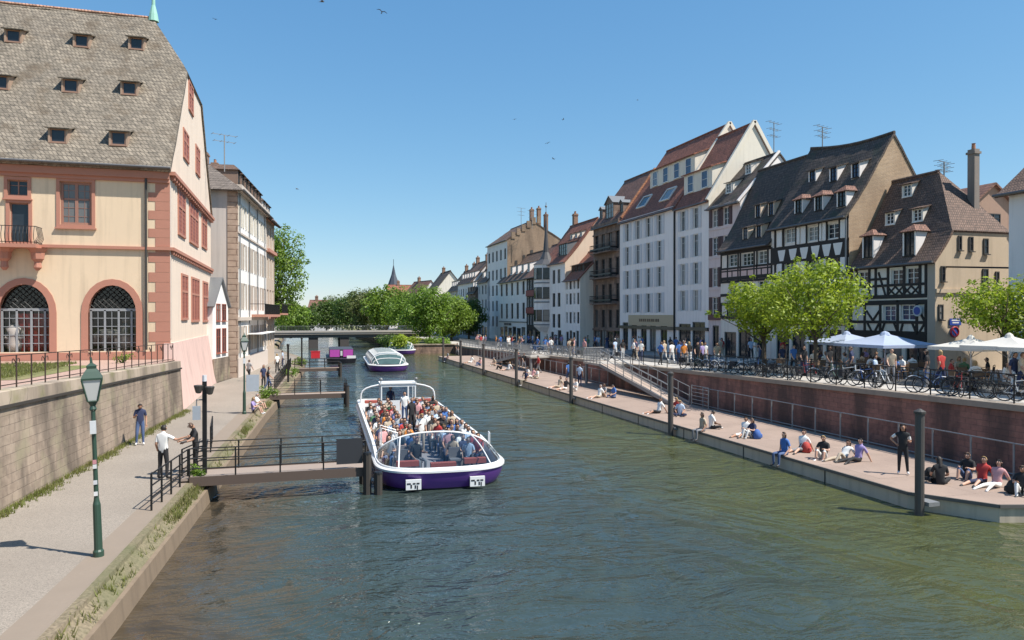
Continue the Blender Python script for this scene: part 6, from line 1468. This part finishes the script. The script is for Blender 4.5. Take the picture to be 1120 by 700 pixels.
# stern hoop and helm cabin
hp = []
for k in range(25): t = PI * k / 24; hp.append(Vector((2.12 * math.cos(t) / max(1e-6, (abs(math.cos(t)) ** 5 + abs(math.sin(t)) ** 5) ** .2) * 1.0, 7.9, .85 + 1.2 * math.sin(t) / (abs(math.cos(t)) ** 3 + abs(math.sin(t)) ** 3) ** (1 / 3))))
b = MB(); b.tube(hp, .045, 8); b.grid([[p for p in hp], [p + Vector((0, .3, 0)) for p in hp]]); b.build('hoop', BWHITE, TB)
cb = MB(); y0, y1 = 7.6, 9.0
cb.box(-1.0, y0, .12, 1.0, y0 + .06, 1.12); cb.box(-1.0, y0, 1.9, 1.0, y0 + .06, 2.06); cb.box(-1.0, y0, 1.12, -.93, y0 + .058, 1.9); cb.box(.93, y0, 1.12, 1.0, y0 + .058, 1.9); cb.box(.52, y0 - .01, .12, .6, y0 + .05, 1.9)
cb.box(-1.0, y0 + .06, .12, -.94, y1, 1.1); cb.box(.94, y0 + .06, .12, 1.0, y1, 1.1); cb.box(-1.05, y0 - .05, 2.06, 1.05, y1, 2.12); cb.box(-1.0, y1 - .06, .12, 1.0, y1, 1.1)
for x in (-.97, .97): cb.box(x - .03, y1 - .07, 1.1, x + .03, y1 - .01, 2.06)
o = cb.build('helm_cabin', BWHITE, TB); g = MB(); g.face([(-.93, y0 + .03, 1.12), (.52, y0 + .03, 1.12), (.52, y0 + .03, 1.9), (-.93, y0 + .03, 1.9)]); g.face([(.6, y0 + .03, .4), (.93, y0 + .03, .4), (.93, y0 + .03, 1.9), (.6, y0 + .03, 1.9)]); g.build('window', CGL, o)
person('stand', TBM @ Vector((-.4, 8.3, .13)), TB.rotation_euler.z, 'helmsman in dark top behind the cabin window of the open boat', 'navy', 'black', 'dark', 1)
for x in (-1.55, 1.5): MB().box(x - .36, 7.5, 1.0, x + .36, 7.8, 1.15).build('life_jacket_stack', LIFE, TB)
for x in (-1.0, 1.0): MB().tube([(x, 7.6, 2.1), (x, 7.6, 2.35)], .03, 6).ball((x, 7.6, 2.35), .1).build('navigation_lamp', GREYM, TB)
b = MB()
for x, y in ((2.1, -7.2), (2.14, -6.8)): b.tube([(x, y, .8), (x, y, 1.45)], .02, 6)
b.tube([(2.1, -7.2, 1.45), (2.14, -6.8, 1.45)], .03, 6)
for y in (-6.2, -5.4): b.tube([(-1.95, y, .9), (-1.95, y, 1.65), (-1.35, y, 1.45), (-1.3, y, .3)], .025, 6)
b.build('handrail', BWHITE, TB)
def glass_boat(label, u, v, L, B, rot, name='tour_boat'):
    g_ = gp(u, v, 0); q = thing('tour_boat', label, 'boat', g_ + Vector((-math.sin(-rot) * 0, L / 2, 0)), rot, 'purple and white tour boats')
    tour_hull(q, L, B, 2.6, .75); hw, h = B - .22, 1.15; y0, y1 = -L / 2 + 1.0, L / 2 - 2.0
    sec = lambda w_, k: [(-w_, .76), (-w_ * .96, .76 + .45 * k), (-w_ * .80, .76 + .85 * k), (-w_ * .5, .76 + 1.08 * k), (0, .76 + h * k), (w_ * .5, .76 + 1.08 * k), (w_ * .80, .76 + .85 * k), (w_ * .96, .76 + .45 * k), (w_, .76)]
    st = [(y0 - .0, hw * .72, .02), (y0 + .5, hw * .86, .55), (y0 + 1.1, hw * .95, .92), (y0 + 2, hw, 1)] + [(y0 + 2 + (y1 - y0 - 3) * k / 8, hw, 1) for k in range(1, 9)] + [(y1, hw * .96, .8)]
    b = MB(); b.grid([[(x, y, z) for x, z in sec(w_, k)] for y, w_, k in st]); b.build('glass_canopy', DGL, q)
    f = MB()
    for y, w_, k in st[1:]: f.tube([(x * 1.01, y, z + .01) for x, z in sec(w_, k)], .045, 5)
    for j in (0, 2, 6, 8): f.tube([(sec(w_, k)[j][0] * 1.01, y, sec(w_, k)[j][1] + .01) for y, w_, k in st], .045, 5)
    f.build('canopy_frame', BWHITE, q); r = MB(); r.grid([[(x, y, z + .05) for x, z in sec(w_, k)[3:6]] for y, w_, k in st[4:-1]]); r.build('roof_panel', plain('olive_roof_panel', (.22, .24, .21), .4, .1), q)
    return q
glass_boat('glass roofed purple tour boat coming down midstream behind the open boat', 431, 407, 18, 2.15, -.05)
glass_boat('smaller looking glass roofed tour boat farthest up canal by the bridge', 446, 388, 18, 2.1, -.08)
q = thing('moored_barge', 'dark moored barge with purple panels at the third gangway', 'boat', gp(384, 397, 0) + Vector((-1, 5, 0)), -.03)
o = outline(13, 1.9, 2.4); b = MB(); b.grid([[(*p, -.3) for p in inset(o, .3, 13, 1.9)], [(*p, .6) for p in o]], 0, True); b.face([(*p, .595) for p in o]); b.build('hull', NAVYW, q)
b = MB(); b.box(-1.5, -4.2, .6, 1.5, 4, 1.7); b.build('cabin', plain('dark_cabin', (.05, .045, .05), .5), q)
for x in (-.85, .8): MB().box(x - .6, -4.32, .75, x + .6, -4.205, 1.65).build('purple_panel', flat('purple_cloth', (.42, .06, .36), .7), q)
MB().box(-.15, -4.34, .9, .1, -4.21, 1.5).build('white_sign', WSH, q); MB().box(.6, -5.6, .62, 1.7, -5.4, .95).build('white_locker', BWHITE, q)
q = thing('life_buoy_box', 'red life buoy box on the third gangway', 'rescue box', gp(345, 394, .84)); MB().box(-.5, -.25, .2, .5, .25, 1.0).build('box', flat('signal_red', (.5, .02, .03), .5), q); MB().box(-.04, -.1, 0, .04, .1, .2).build('stand', GREYM, q); MB().box(-.54, -.28, 1.001, .54, .28, 1.06).build('lid', flat('signal_red', (.5, .02, .03), .5), q)

# ------------------------------------------------------------------ trees and plants
BARK = plain('tree_bark', (.12, .09, .065), .9, .3, 5, .5)
LF = {'lime': leaf('bright_lime_leaves', (.40, .47, .034), (.27, .37, .026)), 'mid': leaf('mid_green_leaves', (.23, .35, .035), (.15, .26, .026)), 'dark': leaf('dark_green_leaves', (.12, .20, .03), (.08, .145, .022)), 'plane': leaf('plane_tree_leaves', (.25, .36, .04), (.17, .27, .028)), 'olive': leaf('olive_leaves', (.19, .22, .06), (.13, .165, .042))}
def crown_mesh(rnd, clumps, n, size, mat, flatn=.8):
    b = MB(); tot = sum(r ** 2 for _, r in clumps)
    for c, r in clumps:
        for _ in range(int(n * r ** 2 / tot)):
            d = Vector((rnd.gauss(0, 1), rnd.gauss(0, 1), rnd.gauss(0, 1))).normalized(); p = Vector(c) + d * r * (rnd.random() ** .4) * Vector((1, 1, flatn)).length / 1.6
            p.z = c[2] + (p.z - c[2]) * flatn
            nrm = (d + Vector((rnd.uniform(-.8, .8), rnd.uniform(-.8, .8), rnd.uniform(-.2, 1.1)))).normalized(); a = nrm.orthogonal().normalized(); a.rotate(Matrix.Rotation(rnd.random() * 6.3, 3, nrm)); e = nrm.cross(a); s_ = size * rnd.uniform(.6, 1.3)
            b.face([p - a * s_ * .5, p + e * s_ * .3 - a * s_ * .05, p + a * s_ * .55, p - e * s_ * .3 + a * .05 * s_])
    return b.mesh('crown', mat)
def tree(label, loc, h, rx, ry_, zc0, n, size, mat, seed, nclump=26, trunk=.16, name='tree', group=None, cr=.30, rot=0):
    """Tapered trunk, limbs reaching into clumps of leaves; zc0 = underside of the crown."""
    rnd = random.Random(seed); q = thing(name, label, 'tree', loc, rot, group); cz, rz_ = (zc0 + h) / 2, (h - zc0) / 2; cl = []
    for i in range(nclump):
        t = i * 2.39996; zz = 1 - 2 * (i + .5) / nclump; rr = math.sqrt(1 - zz * zz) * rnd.uniform(.6, 1.05); k = rnd.uniform(.62, 1.12)
        cl.append(((rx * rr * math.cos(t) * k * .84, ry_ * rr * math.sin(t) * k * .84, cz + rz_ * zz * .8 * k), cr * (rx + ry_ + rz_) / 3 * rnd.uniform(.75, 1.4)))
    for i in range(nclump // 2):
        a_ = rnd.random() * 6.3; e_ = rnd.uniform(-.75, 1); q_ = math.sqrt(max(0, 1 - e_ * e_)) ; k = rnd.uniform(.95, 1.15); cl.append(((rx * q_ * math.cos(a_) * k, ry_ * q_ * math.sin(a_) * k, cz + rz_ * e_ * min(k, 1.02)), cr * (rx + ry_ + rz_) / 3 * rnd.uniform(.22, .42)))
    b = MB(); top = zc0 + (h - zc0) * .55; lean = rnd.uniform(-.15, .15)
    b.tube([(0, 0, -.1), (lean * .2, 0, zc0 * .5), (lean * .5, .03, zc0), (lean, 0, top)], [trunk * 1.25, trunk, trunk * .82, trunk * .3], 9)
    for c, r in cl[::2]:
        z0 = zc0 * .85 + rnd.random() * (top - zc0) * .6; s_ = Vector((lean * .4, 0, z0)); e = Vector(c); m = s_.lerp(e, .5) + Vector((0, 0, .15)); b.tube([s_, m, e], [trunk * .38, trunk * .24, trunk * .08], 5)
    b.build('trunk', BARK, q, smooth=True); link('crown', crown_mesh(rnd, cl, n, size, mat), q); return q
def tpos(u, X): Y = gy(u, X); return Vector((X, Y, zp(Y)))
p = tpos(893, 28.6); tree('bright green street tree on promenade, taller one before the largest timbered house', p, CAMZ + (HZ - 281) * .053 - p.z, 3.1, 2.6, 2.0, 7600, .2, LF['lime'], 3, 26, .13, 'street_tree', 'street trees on the promenade', cr=.34)
p = tpos(836, 28.6); tree('bright green street tree on promenade, wider one before the small timbered house', p, 6.0, 3.2, 2.7, 1.8, 7200, .21, LF['lime'], 9, 26, .13, 'street_tree', 'street trees on the promenade', cr=.34)
p = tpos(1100, 31.6); tree('small street tree over the white parasols', p, CAMZ + (HZ - 303) * .043 - p.z, 2.5, 2.4, 2.3, 6000, .17, LF['lime'], 15, 24, .11, 'street_tree', 'street trees on the promenade', cr=.33)
tree('tall plane tree rising beyond the long house on the near quay', (-3.6, 109, .7), 18.6, 5.0, 4.5, 3.4, 15000, .36, LF['plane'], 4, 44, .3, 'plane_tree', cr=.33)
tr = [('broad bright tree at the corner of bridge and far quay', 470, 18.8, 124, 9.6, 4.8, .9, 'mid', 9000, 'canal_tree'), ('bright tree before the farthest promenade houses', 494, 23, 131, 8.8, 4.2, .9, 'plane', 7000, 'canal_tree'), ('leafy tree over the water behind the bridge railing', 447, 16.6, 148, 10.6, 5.4, .8, 'mid', 8000, 'canal_tree'), ('rounded mid green tree behind the bridge, left of the spire', 422, 14.5, 165, 11.2, 5.4, .8, 'plane', 7000, 'canal_tree'), ('dark tree at the end of promenade under the far houses', 513, 28, 136, 8.0, 3.6, 1.0, 'dark', 5000, 'canal_tree'), ('olive tree behind the bridge with a taller tuft', 400, 10.5, 185, 12.4, 5.5, .8, 'olive', 6000, 'canal_tree'), ('dark green tree behind the middle of bridge', 385, 7, 205, 11.5, 6, .8, 'dark', 6000, 'canal_tree'), ('small dark tree behind bridge beside white gabled house', 357, 0, 215, 9.6, 4.5, .6, 'dark', 5000, 'canal_tree'), ('pale olive tree far behind the bridge', 368, 3, 245, 11.4, 6, .6, 'olive', 5000, 'canal_tree'), ('dark tree by the water left of the bridge, below white gabled house', 334, -3, 185, 7.2, 3.6, .4, 'dark', 4000, 'canal_tree'), ('dark tree close to the plane tree behind the bridge', 318, -6, 160, 8.0, 4.2, .4, 'mid', 4000, 'canal_tree')]
for i, (lb, u, X, Y, h, r, zc, m, n, nm) in enumerate(tr):
    X = fx_(u, Y); tree(lb, (X, Y, 1.3), h, r, r, zc, n, .42 if Y < 150 else .55, LF[m], 40 + i, 26, .22, nm, 'trees around the bridge', cr=.36)
def bush(label, loc, r, h, n, size, mat, seed, name='bush', nc=9, grp=None):
    rnd = random.Random(seed); q = thing(name, label, 'plant', loc, 0, grp); cl = [((rnd.uniform(-r, r) * .7, rnd.uniform(-r, r) * .7, h * rnd.uniform(.25, .75)), r * rnd.uniform(.35, .6)) for _ in range(nc)]
    link('foliage', crown_mesh(rnd, cl, n, size, mat), q); b = MB()
    for c, _ in cl: b.tube([(0, 0, -.1), (c[0] * .5, c[1] * .5, c[2] * .5), c], [.03, .02, .01], 5)
    b.build('stem', BARK, q); return q
bush('bright creeper hanging over the bank wall below bridge trees', (16.4, 114.6, 1.2), 2.6, 1.6, 2200, .3, LF['lime'], 71, 'creeper'); bush('dark bush over the water below the bridge end', (15.4, 122, .2), 3.0, 2.4, 2500, .35, LF['dark'], 72); bush('dark bush at the corner of bank wall and promenade', (21.5, 116, .6), 2.5, 2.0, 2000, .35, LF['mid'], 73)
g_ = gp(214, 527, .62); bush('tall green weed at the foot of near gangway', g_, .35, .62, 420, .08, LF['mid'], 81, 'weed', 7)
g_ = gp(295, 437, .6); bush('rounded green shrub on the quay edge before second gangway', g_, .7, .8, 700, .12, LF['mid'], 82, 'shrub'); g_ = gp(317, 412, .6); bush('green shrub on the quay edge between the thin posts', g_, .8, 1.0, 600, .14, LF['mid'], 83, 'shrub'); g_ = gp(326, 400, .6); bush('green shrub on quay edge by third gangway', g_, .9, 1.2, 600, .16, LF['mid'], 84, 'shrub')
# grass at the wall foot and weeds on the bank, rough lawn
def blades(name, pts, h, mat, seed, wd=.014):
    rnd = random.Random(seed); b = MB()
    for p in pts:
        for _ in range(4):
            a = rnd.random() * 6.3; x, y = p[0] + rnd.uniform(-.06, .06), p[1] + rnd.uniform(-.06, .06); hh = h * rnd.uniform(.4, 1.3); dx, dy = math.cos(a) * wd, math.sin(a) * wd; lx, ly = rnd.uniform(-.5, .5) * hh, rnd.uniform(-.5, .5) * hh
            b.face([(x - dx, y - dy, p[2]), (x + dx, y + dy, p[2]), (x + lx, y + ly, p[2] + hh)])
    return kind(b.build(name, mat), 'stuff')
GR = leaf('grass_blades', (.20, .25, .045), (.26, .25, .09)); rg = random.Random(99); pts = []
for _ in range(3600):
    y = 8 + 36 * rg.random() ** 1.2; k = .5 + .5 * math.sin(y * 1.7) * math.sin(y * .63 + 1); 
    if rg.random() < .35 + .6 * k: pts.append((wx(y) + .05 + abs(rg.gauss(0, .13 + .1 * k)), y, .7))
blades('grass', pts, .13, GR, 1)
pts = []
for _ in range(5200):
    y = 9 + 45 * rg.random() ** 1.3; k = max(0, math.sin(y * .9) * math.sin(y * .37 + .5)) + (.9 if 21 < y < 27 else 0)
    if rg.random() < .06 + .5 * k: d = rg.random() * .42; pts.append((lerp_y(ZWL, y) - .06 - d * .75, y, .46 + d * .35))
blades('weeds', pts, .15, GR, 2)
pts = [(-10 - 12 * rg.random(), 30.6 + 8.8 * rg.random(), 3.72) for _ in range(6500)]; blades('lawn_grass', pts, .13, GR, 3, .02)
bush('low clipped shrub by the arched door', (-8.6, 41.5, 3.6), .5, .5, 300, .09, LF['mid'], 90, 'shrub')

# ------------------------------------------------------------------ birds
for i, (u, v, d, lb) in enumerate(((418, 14, 60, 'nearest dark bird high over the canal'), (353, 3, 60, 'bird at the very top of sky, left of the largest'), (599, 157, 110, 'small bird in flight above the turret house'), (605, 174, 120, 'lower small bird above the turret house'), (325, 207, 100, 'white and grey bird gliding over long house roof'), (563, 131, 130, 'distant bird in the middle of the sky'), (616, 131, 140, 'distant bird beside the middle one'), (236, 22, 120, 'distant bird over the cream house ridge'), (697, 110, 150, 'tiny bird above the tall white houses'))):
    p = ray(u, v) * d / ray(u, v).length + Vector((0, 0, CAMZ)); b = MB(); b.tube([(0, -.17, 0), (0, -.1, .01), (0, 0, .02), (0, .12, .01), (0, .24, 0)], [.012, .035, .05, .03, .008], 7)
    for s_ in (-1, 1):
        rows = [[(s_ * x, y0 + dy, z), (s_ * x, y0 + dy + wd, z + .004)] for x, y0, dy, wd, z in ((.03, -.07, 0, .14, .03), (.16, -.1, 0, .13, .10), (.3, -.05, 0, .09, .09), (.42, .03, 0, .02, .04))]; b.grid(rows); b.grid([[(x, y, z - .012) for x, y, z in r] for r in rows])
    b.face([(-.02, .2, 0), (.02, .2, 0), (.06, .34, 0), (-.06, .34, 0)])
    o = b.build('bird', flat('bird_grey', (.08, .08, .085) if i != 4 else (.5, .5, .5), .8), None, p, i * 1.3); o.rotation_euler.y = .3 * (-1) ** i; tag(o, lb, 'bird', 'birds in the sky')
